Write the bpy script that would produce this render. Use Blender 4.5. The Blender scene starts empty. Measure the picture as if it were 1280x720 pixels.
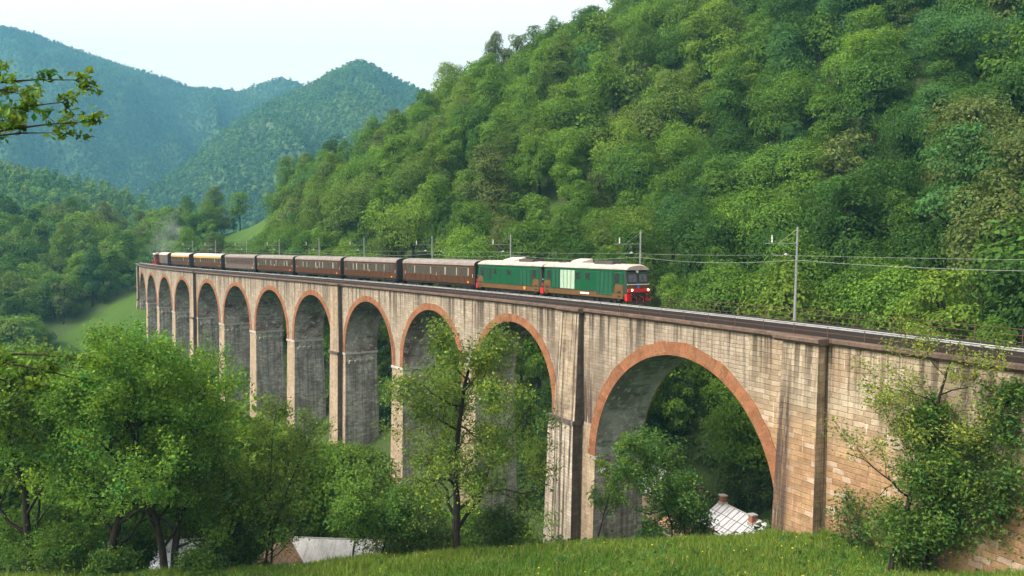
import bpy, bmesh, math, random
import numpy as np
from mathutils import Vector, Matrix
rnd = random.Random(7)
rng = np.random.default_rng(11)
SC = bpy.context.scene
COL = SC.collection
CZ = 30.0                      # eye height above the datum; all working heights below are relative to the eye
F, PITCH, PX, PY = 1000.0, 0.07983, 578.5, 388.0

# ------------------------------------------------------------------ camera
cam = bpy.data.cameras.new('camera'); co = bpy.data.objects.new('camera', cam); COL.objects.link(co)
co.location = (0, 0, CZ); co.rotation_euler = (math.pi / 2 - PITCH, 0, 0)
cam.sensor_width = 36; cam.lens = 36 * F / 1280
cam.shift_x = (640 - PX) / 1280; cam.shift_y = (PY - 360) / 1280
cam.clip_start = .2; cam.clip_end = 20000
SC.camera = co

def ray(u, v):
    a = (u - PX) / F; b = (PY - v) / F; c, s = math.cos(PITCH), math.sin(PITCH)
    return np.array([a, c + b * s, b * c - s])          # x, depth, height
def at_depth(u, v, y):
    d = ray(u, v); return d * (y / d[1])
def project(x, y, z):
    c, s = math.cos(PITCH), math.sin(PITCH)
    zc = y * c - z * s; yc = z * c + y * s
    return PX + F * x / zc, PY - F * yc / zc

# ------------------------------------------------------------------ noise (numpy)
def _h(ix, iy, iz, seed):
    n = (ix.astype(np.int64) * 374761393 + iy.astype(np.int64) * 668265263 + iz.astype(np.int64) * 2147483647 + seed * 974634777) & 0xffffffff
    n = ((n ^ (n >> 13)) * 1274126177) & 0xffffffff
    n = ((n ^ (n >> 16)) * 2246822519) & 0xffffffff
    return ((n ^ (n >> 15)) & 0xffffff) / float(0xffffff)
def vnoise(x, y, z=0., seed=0):
    x = np.asarray(x, float); y = np.asarray(y, float); z = np.asarray(z, float) + 0 * x
    ix, iy, iz = np.floor(x), np.floor(y), np.floor(z)
    fx, fy, fz = x - ix, y - iy, z - iz
    fx, fy, fz = [f * f * (3 - 2 * f) for f in (fx, fy, fz)]
    r = 0
    for dx in (0, 1):
        for dy in (0, 1):
            for dz in (0, 1):
                w = (fx if dx else 1 - fx) * (fy if dy else 1 - fy) * (fz if dz else 1 - fz)
                r = r + w * _h(ix + dx, iy + dy, iz + dz, seed)
    return r * 2 - 1
def fbm(x, y, z=0., o=4, seed=0):
    r = 0; a = 1.; t = 0
    for k in range(o):
        r = r + a * vnoise(x * 2 ** k, y * 2 ** k, np.asarray(z) * 2 ** k, seed + k); t += a; a *= .5
    return r / t
def worley(x, y, seed=0):
    ix, iy = np.floor(x), np.floor(y); best = np.full(x.shape, 9.); idv = np.zeros(x.shape)
    for dx in (-1, 0, 1):
        for dy in (-1, 0, 1):
            cx, cy = ix + dx, iy + dy; z = 0 * cx
            d = (cx + _h(cx, cy, z, seed) - x) ** 2 + (cy + _h(cx, cy, z, seed + 5) - y) ** 2
            m = d < best; best = np.where(m, d, best); idv = np.where(m, _h(cx, cy, z, seed + 9), idv)
    return np.sqrt(best), idv

# ------------------------------------------------------------------ viaduct centre line (front face, s grows to the far left)
SS = np.linspace(-90, 330, 4201)
_k = np.where(SS < 205, 2.5667e-3 - 2.724e-5 * SS, 0)
_k = np.where(SS < -40, 2.5667e-3 + 2.724e-5 * 40, _k)
_ph = np.concatenate([[0], np.cumsum((_k[1:] + _k[:-1]) / 2 * np.diff(SS))])
_i0 = int(np.argmin(np.abs(SS))); _ph = _ph - _ph[_i0] + 0.49767
_dx, _dy = -np.sin(_ph), np.cos(_ph)
_X = np.concatenate([[0], np.cumsum((_dx[1:] + _dx[:-1]) / 2 * np.diff(SS))]); _X = _X - _X[_i0] + 8.897
_Y = np.concatenate([[0], np.cumsum((_dy[1:] + _dy[:-1]) / 2 * np.diff(SS))]); _Y = _Y - _Y[_i0] + 78.242
def frame(s):
    x, y, p = np.interp(s, SS, _X), np.interp(s, SS, _Y), np.interp(s, SS, _ph)
    return x, y, -np.sin(p), np.cos(p)
def P(s, off, z):
    x, y, tx, ty = frame(s)
    return (float(x + off * ty), float(y - off * tx), float(z + CZ))
def s_at_px(u, off):
    Xo = _X + off * _dy; Yo = _Y - off * _dx; m = SS < 206
    d = np.where(m & (Yo > 5), np.abs(PX + F * Xo / (Yo * math.cos(PITCH) + 4 * math.sin(PITCH)) - u), 1e9)
    return float(SS[int(np.argmin(d))])
_cx, _cy = _X[::5], _Y[::5]; _cs = SS[::5]
def s_off(x, y):
    x = np.atleast_1d(x); y = np.atleast_1d(y)
    s = np.zeros(x.shape); o = np.zeros(x.shape)
    for a in range(0, len(x), 4000):
        d = (x[a:a + 4000, None] - _cx) ** 2 + (y[a:a + 4000, None] - _cy) ** 2
        k = d.argmin(1); s[a:a + 4000] = _cs[k]
        kk = k * 5
        o[a:a + 4000] = (x[a:a + 4000] - _X[kk]) * _dy[kk] - (y[a:a + 4000] - _Y[kk]) * _dx[kk]
    return s, o

# ------------------------------------------------------------------ ground height: thin plate spline through surveyed points
CP = np.array([
 (0,0,-1.7),(-15,0,-3),(15,0,-1.4),(30,0,-1.5),(0,20,-10),(-15,20,-10.8),(15,20,-9.8),(30,20,-8.2),(-40,20,-11.5),
 (0,36,-16.2),(18,36,-15.9),(-20,36,-17.2),
 (-60,46,-21),(19,60,-24.0),(9,61,-25.0),(-2,60,-25.5),(-14,60,-26.8),(-27,60,-27.2),(-45,60,-27.5),
 (31,50,-14.5),(34,41,-14.2),(42,40,-12),(45,55,-9),(26,75,-28),(20,70,-27),(10,72,-29),(2,76,-30),(-12,72,-29.5),(-27,76,-31),
 (0,90,-32),(-25,100,-37),(8,100,-31),(18,92,-29),(36,70,-20),(50,85,-9),(40,98,-11),(26,112,-13),(46,62,-9),
 (-2,137,-15),(-32,176,-15),(-57,219,-15),(-79,266,-10),(-6,116,-31),(-35,150,-36),
 (-30,125,-38),(-60,165,-42),(-85,210,-38),(-103,240,-23),(-120,240,-27),(-115,262,-16),(-138,290,-6),(-165,320,3),(-98,300,-3),(-95,265,-11),
 (8,250,43),(-21,270,32),(-39,285,25),(-59,300,20),(-78,315,10),(-102,330,4),(-122,345,-1),(29,235,50),(60,220,59),(130,215,60),(200,215,58),
 (40,330,40),(-60,385,8),(150,330,42),(-60,100,-36),(-100,150,-42),(-140,200,-34),(-200,260,-14),(-60,70,-30),(-110,70,-26),(-100,20,-14),(-170,120,-30),
 (80,60,0),(85,100,16),(80,150,38),(150,150,50),(100,20,4),(60,20,-4),(60,45,-5),(30,170,22),(-10,200,16),(-50,255,6),(200,60,40),(200,0,30),(-200,360,0),(-250,340,10),(40,130,-2),(60,115,4)], float)
_cr = []
for _u, _v in [(1240, 640), (1140, 646), (1066, 652), (1005, 656), (908, 668), (840, 670), (745, 673), (690, 678), (600, 684), (480, 691), (320, 705), (180, 712), (91, 715), (-20, 718), (-160, 722)]:
    _p = at_depth(_u, _v, 51.); _p = _p - np.array([0, 0, .42]); _cr += [tuple(_p), (_p[0] * .86, 44., _p[2] + .35), (_p[0] * 1.09, 55.5, _p[2] - 2.3)]
CP = np.concatenate([CP, np.array([q for q in _cr if not (q[1] > 55 and q[0] > 21)])])
def _U(r2): return np.where(r2 > 1e-9, r2 * np.log(r2 + 1e-12), 0) * .5
_n = len(CP); _A = np.zeros((_n + 3, _n + 3)); _q = CP[:, :2] / 100
_A[:_n, :_n] = _U(((_q[:, None] - _q[None]) ** 2).sum(2)) + np.eye(_n) * 2e-5
_A[:_n, _n] = 1; _A[:_n, _n + 1:] = _q; _A[_n, :_n] = 1; _A[_n + 1:, :_n] = _q.T
_w = np.linalg.solve(_A, np.concatenate([CP[:, 2], [0, 0, 0]]))
def HT(x, y):
    x = np.atleast_1d(np.asarray(x, float)); y = np.atleast_1d(np.asarray(y, float)); o = np.zeros(x.shape)
    for a in range(0, len(x), 20000):
        p = np.stack([x[a:a + 20000], y[a:a + 20000]], 1) / 100
        o[a:a + 20000] = _U(((p[:, None] - _q[None]) ** 2).sum(2)) @ _w[:_n] + _w[_n] + p @ _w[_n + 1:]
    far = np.clip((np.hypot(x, y - 20) - 60) / 60, 0, 1)
    return o + fbm(x / 30, y / 30, 0, 3, 3) * (.12 + 1.5 * far)
def H1(x, y): return float(HT(x, y)[0])

# ------------------------------------------------------------------ node helpers
class NT:
    def __init__(s, name):
        s.m = bpy.data.materials.new(name); s.m.use_nodes = True; s.t = s.m.node_tree; s.t.nodes.clear()
        s.out = s.t.nodes.new('ShaderNodeOutputMaterial')
    def n(s, ty, **kw):
        nd = s.t.nodes.new('ShaderNode' + ty)
        for k, v in kw.items():
            if k[0] == '_': setattr(nd, k[1:], v)
            else:
                key = int(k[1:]) if k[0] == 'i' and k[1:].isdigit() else k.replace('_', ' ')
                if hasattr(v, 'is_linked') or isinstance(v, bpy.types.NodeSocket): s.t.links.new(v, nd.inputs[key])
                else: nd.inputs[key].default_value = v
        return nd
    def mix(s, f, a, b, mode='MIX'):
        nd = s.t.nodes.new('ShaderNodeMix'); nd.data_type = 'RGBA'; nd.blend_type = mode
        for i, v in ((0, f), (6, a), (7, b)):
            if isinstance(v, bpy.types.NodeSocket): s.t.links.new(v, nd.inputs[i])
            else: nd.inputs[i].default_value = v if i == 0 else (*v[:3], 1)
        return nd.outputs[2]
    def math(s, op, a, b=0., clamp=False):
        nd = s.t.nodes.new('ShaderNodeMath'); nd.operation = op; nd.use_clamp = clamp
        for i, v in ((0, a), (1, b)):
            if isinstance(v, bpy.types.NodeSocket): s.t.links.new(v, nd.inputs[i])
            else: nd.inputs[i].default_value = v
        return nd.outputs[0]
    def ramp(s, f, lo, hi, a=0., b=1.):
        nd = s.n('MapRange', Value=f, From_Min=lo, From_Max=hi, To_Min=a, To_Max=b); nd.clamp = True
        return nd.outputs[0]
    def coord(s, kind='UV', scale=(1, 1, 1)):
        c = s.n('TexCoord').outputs[kind]
        if scale == (1, 1, 1): return c
        nd = s.n('Mapping', Vector=c); nd.inputs['Scale'].default_value = scale
        return nd.outputs[0]
    def noise(s, vec, scale, detail=4., rough=.55, dist=0.):
        return s.n('TexNoise', Vector=vec, Scale=scale, Detail=detail, Roughness=rough, Distortion=dist).outputs[0]
    def surf(s, col, rough=.8, metal=0., spec=.3, bump=None, bstr=.4, bdist=.05, **kw):
        b = s.n('BsdfPrincipled', Roughness=rough, Metallic=metal)
        b.inputs['Specular IOR Level'].default_value = spec
        if isinstance(col, bpy.types.NodeSocket): s.t.links.new(col, b.inputs['Base Color'])
        else: b.inputs['Base Color'].default_value = (*col[:3], 1)
        if bump is not None:
            bn = s.n('Bump', Height=bump, Strength=bstr, Distance=bdist); s.t.links.new(bn.outputs[0], b.inputs['Normal'])
        for k, v in kw.items(): b.inputs[k.replace('_', ' ')].default_value = v
        s.t.links.new(b.outputs[0], s.out.inputs[0]); return s.m

MATS = {}
def paint(name, col, rough=.5, metal=0., dirt=.25, scale=2.5, spec=.4):
    if name in MATS: return MATS[name]
    t = NT(name); v = t.coord('Object')
    n = t.noise(v, scale, 6, .65); n2 = t.noise(t.coord('Object', (3, 3, .6)), scale * 1.5, 4, .6)
    f = t.math('MULTIPLY', t.ramp(n, .38, .7), dirt)
    c = t.mix(f, col, (col[0] * .4 + .010, col[1] * .4 + .008, col[2] * .4 + .006))
    c = t.mix(t.math('MULTIPLY', t.ramp(n2, .5, .75), dirt * .7), c, tuple(min(1, x * 1.3 + .006) for x in col))
    MATS[name] = t.surf(c, rough, metal, spec, n, .08, .02); return MATS[name]

def stone(name, c1, c2, mortar, bw=.85, bh=.38, streak=.75, smin=.25, lime=.35, patch=(.2, .17, .13), pamt=.4, top=-6.1, fade=7., bstr=.6, big=0., bvar=.16, upper=None, spot=None, fine=.7):
    t = NT(name); uv = t.coord('UV')
    wob = t.n('TexNoise', Vector=uv, Scale=1.3, Detail=3.)
    uvw = t.n('VectorMath', _operation='MULTIPLY_ADD', i0=wob.outputs['Color'], i1=(.17, .11, 0), i2=uv).outputs[0]
    n1 = t.noise(uv, .35, 6, .62); n2 = t.noise(uv, 2.2, 5, .65); n3 = t.noise(uv, 7, 4, .7)
    sp_ = t.n('SeparateXYZ', Vector=uvw); vr = t.math('DIVIDE', sp_.outputs[1], bh); row = t.math('FLOOR', vr); rn = t.n('TexWhiteNoise', _noise_dimensions='1D', W=row).outputs[0]
    ur = t.math('ADD', t.math('DIVIDE', sp_.outputs[0], t.math('MULTIPLY', t.ramp(rn, 0, 1, .6, 1.5), bw)), t.math('MULTIPLY', rn, 13.7)); colm = t.math('FLOOR', ur)
    wn = t.n('TexWhiteNoise', _noise_dimensions='2D', Vector=t.n('CombineXYZ', X=colm, Y=row).outputs[0]); wv = wn.outputs[0]
    du = t.math('MULTIPLY', t.math('SUBTRACT', .5, t.math('ABSOLUTE', t.math('SUBTRACT', t.math('FRACT', ur), .5))), bw); dv = t.math('MULTIPLY', t.math('SUBTRACT', .5, t.math('ABSOLUTE', t.math('SUBTRACT', t.math('FRACT', vr), .5))), bh)
    joint = t.ramp(t.math('MINIMUM', du, dv), .008, .04, 1, 0)
    vg = t.ramp(wv, 0, 1, 1 - bvar, 1 + bvar * .8); vc = t.n('CombineXYZ', X=vg, Y=t.math('POWER', vg, 1.1), Z=t.math('POWER', vg, 1.2))
    big_n = t.noise(uv, .55, 5, .62)
    blk = t.mix(1., t.mix(t.ramp(big_n, .35, .65), c1, c2), vc.outputs[0], 'MULTIPLY')
    if big: blk = t.mix(t.ramp(wn.outputs[0], .86, .90, 0, big), blk, (.50, .47, .42))
    if upper:
        sz = t.n('SeparateXYZ', Vector=uv); blk = t.mix(t.ramp(t.math('ADD', sz.outputs[1], t.math('MULTIPLY', t.noise(uv, .25, 4, .6), 5.)), -10.5, -7.0), blk, t.mix(1., vc.outputs[0], upper, 'MULTIPLY'))
    blk = t.mix(t.math('MULTIPLY', joint, .55), blk, mortar)
    c = t.mix(t.math('MULTIPLY', t.ramp(n1, .48, .68), pamt), blk, patch)
    c = t.mix(t.ramp(n2, .25, .8, 0, .55), c, t.mix(1., c, (.62, .56, .5), 'MULTIPLY'))
    c = t.mix(t.math('MULTIPLY', t.ramp(n3, .64, .74), lime), c, (.62, .58, .5))
    c = t.mix(1., c, t.mix(t.ramp(t.noise(uv, 16, 4, .75), .3, .7), (.70, .70, .70), (1.22, 1.22, 1.2)), 'MULTIPLY')
    sep = t.n('SeparateXYZ', Vector=uv)
    below = t.math('SUBTRACT', top, sep.outputs[1])
    hm = t.ramp(below, 0., fade, 1., smin)
    st = t.noise(t.coord('UV', (1.5, .045, 1)), 1.0, 5, .68)
    st2 = t.noise(t.coord('UV', (4.5, .12, 1)), 1.0, 4, .6)
    sf = t.math('MULTIPLY', t.math('MULTIPLY', t.ramp(st, .47, .58), hm), streak, True)
    if spot:
        sx_ = sep.outputs[0]; mk = t.math('MULTIPLY', t.ramp(sx_, spot[0], spot[0] + spot[2]), t.ramp(sx_, spot[1], spot[1] - spot[2])); mk = t.math('MULTIPLY', mk, t.ramp(below, spot[3], spot[3] * 4, 0., 1.))
        st3 = t.noise(t.coord('UV', (2.4, .16, 1)), 1., 6, .72); c = t.mix(t.math('MULTIPLY', mk, t.ramp(st3, .32, .52), True), c, (.075, .052, .040))
    c = t.mix(sf, c, (.030, .022, .017))
    sf2 = t.math('MULTIPLY', t.math('MULTIPLY', t.ramp(st2, .50, .64), hm), streak * fine, True)
    c = t.mix(sf2, c, (.06, .045, .035))
    c = t.mix(t.math('MULTIPLY', t.ramp(t.noise(t.coord('UV', (5.5, .22, 1)), 1., 3, .6), .66, .73), lime), c, (.66, .62, .55))
    hgt = t.math('ADD', t.math('MULTIPLY', joint, -1.), t.math('ADD', t.math('MULTIPLY', n3, 1.2), t.math('MULTIPLY', wv, .5)))
    return t.surf(c, .92, 0, .15, hgt, bstr, .05)

M_wall = stone('beige_masonry', (.40, .345, .262), (.315, .26, .19), (.19, .16, .125), bw=.6, bh=.30, streak=.9, smin=.12, fade=6, lime=.65, pamt=.65, patch=(.24, .19, .14), spot=(-9.5, 2.5, 3.5, 2.), fine=.45)
M_pil = stone('stained_masonry', (.42, .35, .25), (.33, .26, .18), (.26, .21, .16), streak=1.0, smin=.75, fade=9, lime=.8, pamt=.95, patch=(.125, .095, .072))
M_low = stone('weathered_masonry', (.52, .46, .37), (.42, .36, .28), (.22, .18, .14), bw=.6, bh=.3, fine=.5, streak=1., smin=.75, fade=30, lime=.8, pamt=.4, patch=(.22, .18, .14))
M_pier = stone('pale_pier_stone', (.45, .36, .25), (.36, .27, .18), (.28, .23, .17), bw=.6, bh=.36, streak=.55, smin=.35, fade=14, lime=.6, pamt=.3, patch=(.27, .20, .14))
M_grey = stone('grey_rubble_stone', (.50, .485, .44), (.37, .355, .325), (.22, .215, .20), bw=.65, bh=.3, streak=.5, smin=.8, fade=30, lime=.5, pamt=.75, patch=(.14, .135, .125), fine=.2, bvar=.3)
M_abut = stone('orange_block_stone', (.42, .27, .145), (.32, .19, .105), (.24, .19, .135), bw=.8, bh=.36, streak=.8, smin=.15, fade=5, lime=.6, pamt=.6, patch=(.26, .17, .10), big=.35, bvar=.24, fine=.4, upper=(.40, .335, .24), spot=(-30.2, -28.3, .5, 1.))
M_dark = stone('dark_shade_stone', (.15, .13, .11), (.10, .09, .08), (.08, .07, .065), streak=.6, smin=.6, fade=30, lime=.2, pamt=.4, patch=(.06, .05, .045))  # shade of the pilaster return sides put into the stone colour

def ring_mat():
    t = NT('orange_brick'); uv = t.coord('UV')
    br = t.n('TexBrick', Vector=uv, Color1=(.27, .098, .036, 1), Color2=(.19, .066, .027, 1), Mortar=(.20, .12, .075, 1), Scale=1., Mortar_Size=.012, Bias=0., Brick_Width=.5, Row_Height=.14)
    n = t.noise(uv, 1.1, 6, .7); n2 = t.noise(uv, 4., 5, .7)
    sv_ = t.n('SeparateXYZ', Vector=uv); wn = t.n('TexWhiteNoise', _noise_dimensions='1D', W=t.math('FLOOR', t.math('MULTIPLY', sv_.outputs[1], 1.6))).outputs[0]; vg = t.ramp(wn, 0, 1, .72, 1.18)
    c = t.mix(1., br.outputs[0], t.n('CombineXYZ', X=vg, Y=vg, Z=vg).outputs[0], 'MULTIPLY')
    c = t.mix(t.ramp(n, .42, .66, 0, .75), c, (.235, .13, .070))
    c = t.mix(t.ramp(n2, .54, .68, 0, .75), c, (.10, .05, .035))
    c = t.mix(t.ramp(t.noise(uv, 2.4, 4, .65), .60, .70, 0, .55), c, (.40, .30, .21))
    st = t.ramp(t.noise(t.coord('UV', (.9, .05, 1)), 1., 3, .6), .60, .66, 0, .75)
    c = t.mix(st, c, (.05, .03, .025))
    return t.surf(c, .9, 0, .15, t.math('MULTIPLY', br.outputs['Fac'], -1.), .4, .03)
M_ring = ring_mat()
def vault_mat(name, base, lime, dark):
    t = NT(name); uv = t.coord('UV')
    n1 = t.noise(uv, .3, 6, .65, .6); n2 = t.noise(uv, 1.2, 6, .7, .4)
    st = t.noise(t.coord('UV', (.25, 1.2, 1)), 1., 5, .65)
    br = t.n('TexBrick', Vector=uv, Color1=(1, 1, 1, 1), Color2=(.75, .75, .75, 1), Mortar=(.6, .6, .6, 1), Scale=1., Mortar_Size=.015, Brick_Width=.6, Row_Height=.28)
    c = t.mix(.5, base, br.outputs[0], 'MULTIPLY')
    c = t.mix(t.ramp(n1, .42, .62), c, dark)
    c = t.mix(t.ramp(n2, .53, .64, 0, .75), c, lime)
    c = t.mix(t.ramp(st, .55, .68, 0, .8), c, (.025, .022, .02))
    return t.surf(c, .92, 0, .15, n2, .5, .06)
M_vault = vault_mat('stained_vault_render', (.31, .295, .265), (.56, .55, .50), (.14, .10, .085))
M_vault_big = vault_mat('pale_vault_render', (.36, .39, .34), (.55, .57, .52), (.15, .165, .13))
def cornice_mat():
    t = NT('rust_brown_cornice'); uv = t.coord('UV')
    n = t.noise(uv, 1.2, 6, .7); n2 = t.noise(t.coord('UV', (1, .3, 1)), 4., 4, .6)
    c = t.mix(t.ramp(n, .35, .65), (.070, .050, .040), (.140, .096, .070))
    c = t.mix(t.ramp(n2, .55, .7, 0, .8), c, (.055, .035, .028))
    c = t.mix(t.ramp(t.noise(uv, .5, 3), .6, .7, 0, .7), c, (.15, .075, .04))
    fx_ = t.math('FRACT', t.math('DIVIDE', t.n('SeparateXYZ', Vector=uv).outputs[0], 1.15)); c = t.mix(t.ramp(fx_, .0, .035, .85, 0), c, (.02, .014, .01))
    return t.surf(c, .9, 0, .15, n, .4, .03)
M_corn = cornice_mat()

def leaf_mat():
    t = NT('foliage'); a = t.n('Attribute', _attribute_name='tint').outputs['Color']; o = t.n('ObjectInfo').outputs['Color']
    c = t.mix(1., a, o, 'MULTIPLY')
    d = t.n('BsdfPrincipled', Roughness=.7); d.inputs['Specular IOR Level'].default_value = .10; t.t.links.new(c, d.inputs['Base Color'])
    c2 = t.mix(1., c, (1.25, 1.35, .7), 'MULTIPLY')
    tr = t.n('BsdfTranslucent', Color=c2)
    mx = t.n('MixShader', i0=.38, i1=d.outputs[0], i2=tr.outputs[0]); t.t.links.new(mx.outputs[0], t.out.inputs[0]); return t.m
M_leaf = leaf_mat()
def bark_mat(name, a, b):
    t = NT(name); v = t.coord('Object', (3, 3, .7)); n = t.noise(v, 3., 6, .7)
    return t.surf(t.mix(t.ramp(n, .35, .7), a, b), .95, 0, .1, n, .8, .05)
M_bark = bark_mat('dark_bark', (.016, .012, .010), (.05, .042, .033)); M_bark2 = bark_mat('grey_bark', (.06, .052, .042), (.16, .145, .12))

# ------------------------------------------------------------------ mesh helpers
class MB:
    def __init__(s): s.v = []; s.f = []; s.uv = []; s.mi = []
    def quad(s, ps, uvs=None, mi=0):
        b = len(s.v); s.v.extend(ps); s.f.append(tuple(range(b, b + len(ps)))); s.uv.append(uvs or [(p[0], p[2]) for p in ps]); s.mi.append(mi)
    def box(s, c, d, mi=0, M=None):
        x, y, z = c; a, b, e = d[0] / 2, d[1] / 2, d[2] / 2
        p = [Vector((x + i * a, y + j * b, z + k * e)) for k in (-1, 1) for j in (-1, 1) for i in (-1, 1)]
        if M is not None: p = [M @ q for q in p]
        p = [tuple(q) for q in p]
        for q in ((0, 2, 3, 1), (4, 5, 7, 6), (0, 1, 5, 4), (2, 6, 7, 3), (0, 4, 6, 2), (1, 3, 7, 5)): s.quad([p[i] for i in q], None, mi)
    def tube(s, pts, rad, n=6, mi=0, cap=True):
        pts = [Vector(p) for p in pts]
        if not hasattr(rad, '__len__'): rad = [rad] * len(pts)
        rings = []; up = Vector((.31, .17, .93))
        for i, p in enumerate(pts):
            d = (pts[min(i + 1, len(pts) - 1)] - pts[max(i - 1, 0)]).normalized()
            a = d.cross(up); a = a.normalized() if a.length > 1e-4 else Vector((1, 0, 0)); b = d.cross(a)
            rings.append([tuple(p + (a * math.cos(2 * math.pi * k / n) + b * math.sin(2 * math.pi * k / n)) * rad[i]) for k in range(n)])
        b0 = len(s.v)
        for r in rings: s.v.extend(r)
        for i in range(len(pts) - 1):
            for k in range(n):
                f = (b0 + i * n + k, b0 + i * n + (k + 1) % n, b0 + (i + 1) * n + (k + 1) % n, b0 + (i + 1) * n + k)
                s.f.append(f); s.uv.append([(0, 0)] * 4); s.mi.append(mi)
        if cap:
            s.f.append(tuple(b0 + k for k in range(n))[::-1]); s.uv.append([(0, 0)] * n); s.mi.append(mi)
            e = b0 + (len(pts) - 1) * n; s.f.append(tuple(e + k for k in range(n))); s.uv.append([(0, 0)] * n); s.mi.append(mi)
    def build(s, name, mats, parent=None, smooth=False, merge=False, bevel=0.):
        me = bpy.data.meshes.new(name); me.from_pydata(s.v, [], s.f)
        uvl = me.uv_layers.new(name='UVMap'); uvl.data.foreach_set('uv', np.array([c for u in s.uv for c in u], np.float32).ravel())
        for m in (mats if isinstance(mats, (list, tuple)) else [mats]): me.materials.append(m)
        me.polygons.foreach_set('material_index', np.array(s.mi, np.int32))
        if merge or bevel:
            bm = bmesh.new(); bm.from_mesh(me); bmesh.ops.remove_doubles(bm, verts=bm.verts, dist=1e-4)
            bmesh.ops.recalc_face_normals(bm, faces=bm.faces)
            if bevel: bmesh.ops.bevel(bm, geom=[e for e in bm.edges if len(e.link_faces) == 2 and e.calc_face_angle(0) > .6], offset=bevel, segments=2, affect='EDGES', clamp_overlap=True)
            bm.to_mesh(me); bm.free()
        if smooth: me.polygons.foreach_set('use_smooth', np.ones(len(me.polygons), bool))
        me.update(); return link(name, me, parent)
def link(name, me, parent=None):
    o = bpy.data.objects.new(name, me); COL.objects.link(o)
    if parent: o.parent = parent
    return o
def empty(name, loc=(0, 0, 0), rz=0.):
    o = bpy.data.objects.new(name, None); COL.objects.link(o); o.location = loc; o.rotation_euler = (0, 0, rz); o.empty_display_size = .3
    return o
def tag(o, label=None, cat=None, group=None, kind=None):
    for k, v in (('label', label), ('category', cat), ('group', group), ('kind', kind)):
        if v: o[k] = v
    return o
def copy_tree(o, parent=None):
    c = o.copy(); COL.objects.link(c)
    if parent: c.parent = parent
    for ch in list(o.children): copy_tree(ch, c)
    return c
def sheet(name, X, Y, Z, mat, uvscale=1., smooth=True, attr=None, parent=None):
    r, c = X.shape; v = np.stack([X, Y, Z], 2).reshape(-1, 3)
    i = np.arange(r * c).reshape(r, c); f = np.stack([i[:-1, :-1], i[:-1, 1:], i[1:, 1:], i[1:, :-1]], 2).reshape(-1, 4)
    return npmesh(name, v, f, mat, attr, smooth, parent)
def npmesh(name, v, f, mat, attr=None, smooth=False, parent=None, mi=None):
    me = bpy.data.meshes.new(name); k = f.shape[1]
    me.vertices.add(len(v)); me.vertices.foreach_set('co', np.ascontiguousarray(v, np.float32).ravel())
    me.loops.add(f.size); me.loops.foreach_set('vertex_index', np.ascontiguousarray(f, np.int32).ravel())
    me.polygons.add(len(f)); me.polygons.foreach_set('loop_start', np.arange(0, f.size, k, dtype=np.int32))
    if mi is not None: me.polygons.foreach_set('material_index', mi.astype(np.int32))
    me.polygons.foreach_set('use_smooth', np.full(len(f), smooth))
    for m in (mat if isinstance(mat, (list, tuple)) else [mat]): me.materials.append(m)
    if attr is not None:
        a = me.attributes.new('tint', 'FLOAT_COLOR', 'POINT'); a.data.foreach_set('color', np.concatenate([attr, np.ones((len(attr), 1))], 1).astype(np.float32).ravel())
    me.update(calc_edges=True); me.validate()
    return link(name, me, parent)

# ------------------------------------------------------------------ sun, sky, air
SUN_AZ, SUN_EL = math.radians(-113), math.radians(47)      # measured from +Y towards +X
sun = bpy.data.lights.new('sun', 'SUN'); so = bpy.data.objects.new('sun', sun); COL.objects.link(so)
sd = Vector((math.sin(SUN_AZ) * math.cos(SUN_EL), math.cos(SUN_AZ) * math.cos(SUN_EL), math.sin(SUN_EL)))
so.rotation_euler = sd.to_track_quat('Z', 'Y').to_euler(); so.location = (0, 0, 200)
sun.energy = 2.5; sun.angle = math.radians(8); sun.color = (1, .95, .86)
w = bpy.data.worlds.new('World'); SC.world = w; w.use_nodes = True; wt = w.node_tree; wt.nodes.clear()
sky = wt.nodes.new('ShaderNodeTexSky'); sky.sky_type = 'NISHITA'; sky.sun_disc = False; sky.sun_elevation = SUN_EL; sky.sun_rotation = SUN_AZ
sky.air_density = 1.2; sky.dust_density = 6.; sky.ozone_density = .8; sky.altitude = 600
hsv = wt.nodes.new('ShaderNodeHueSaturation'); hsv.inputs['Saturation'].default_value = .06; hsv.inputs['Value'].default_value = 1.62
bgd = wt.nodes.new('ShaderNodeBackground'); bgd.inputs['Strength'].default_value = .15
wo = wt.nodes.new('ShaderNodeOutputWorld')
wmx = wt.nodes.new('ShaderNodeMix'); wmx.data_type = 'RGBA'; wmx.blend_type = 'MULTIPLY'; wmx.inputs[0].default_value = 1; wmx.inputs[7].default_value = (1.10, 1.0, .93, 1)
wt.links.new(sky.outputs[0], hsv.inputs['Color']); wt.links.new(hsv.outputs[0], wmx.inputs[6]); wt.links.new(wmx.outputs[2], bgd.inputs[0]); wt.links.new(bgd.outputs[0], wo.inputs[0])
SC.view_settings.view_transform = 'Standard'; SC.view_settings.look = 'None'; SC.view_settings.gamma = 1; SC.view_settings.use_curve_mapping = False
SC.view_settings.exposure = 1.08
SC.render.engine = 'CYCLES'
cy = SC.cycles; cy.use_denoising = True; cy.max_bounces = 6; cy.diffuse_bounces = 3; cy.glossy_bounces = 2; cy.transmission_bounces = 4; cy.volume_bounces = 1; cy.transparent_max_bounces = 8
cy.use_adaptive_sampling = True; cy.adaptive_threshold = .02; cy.sample_clamp_indirect = 6
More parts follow.
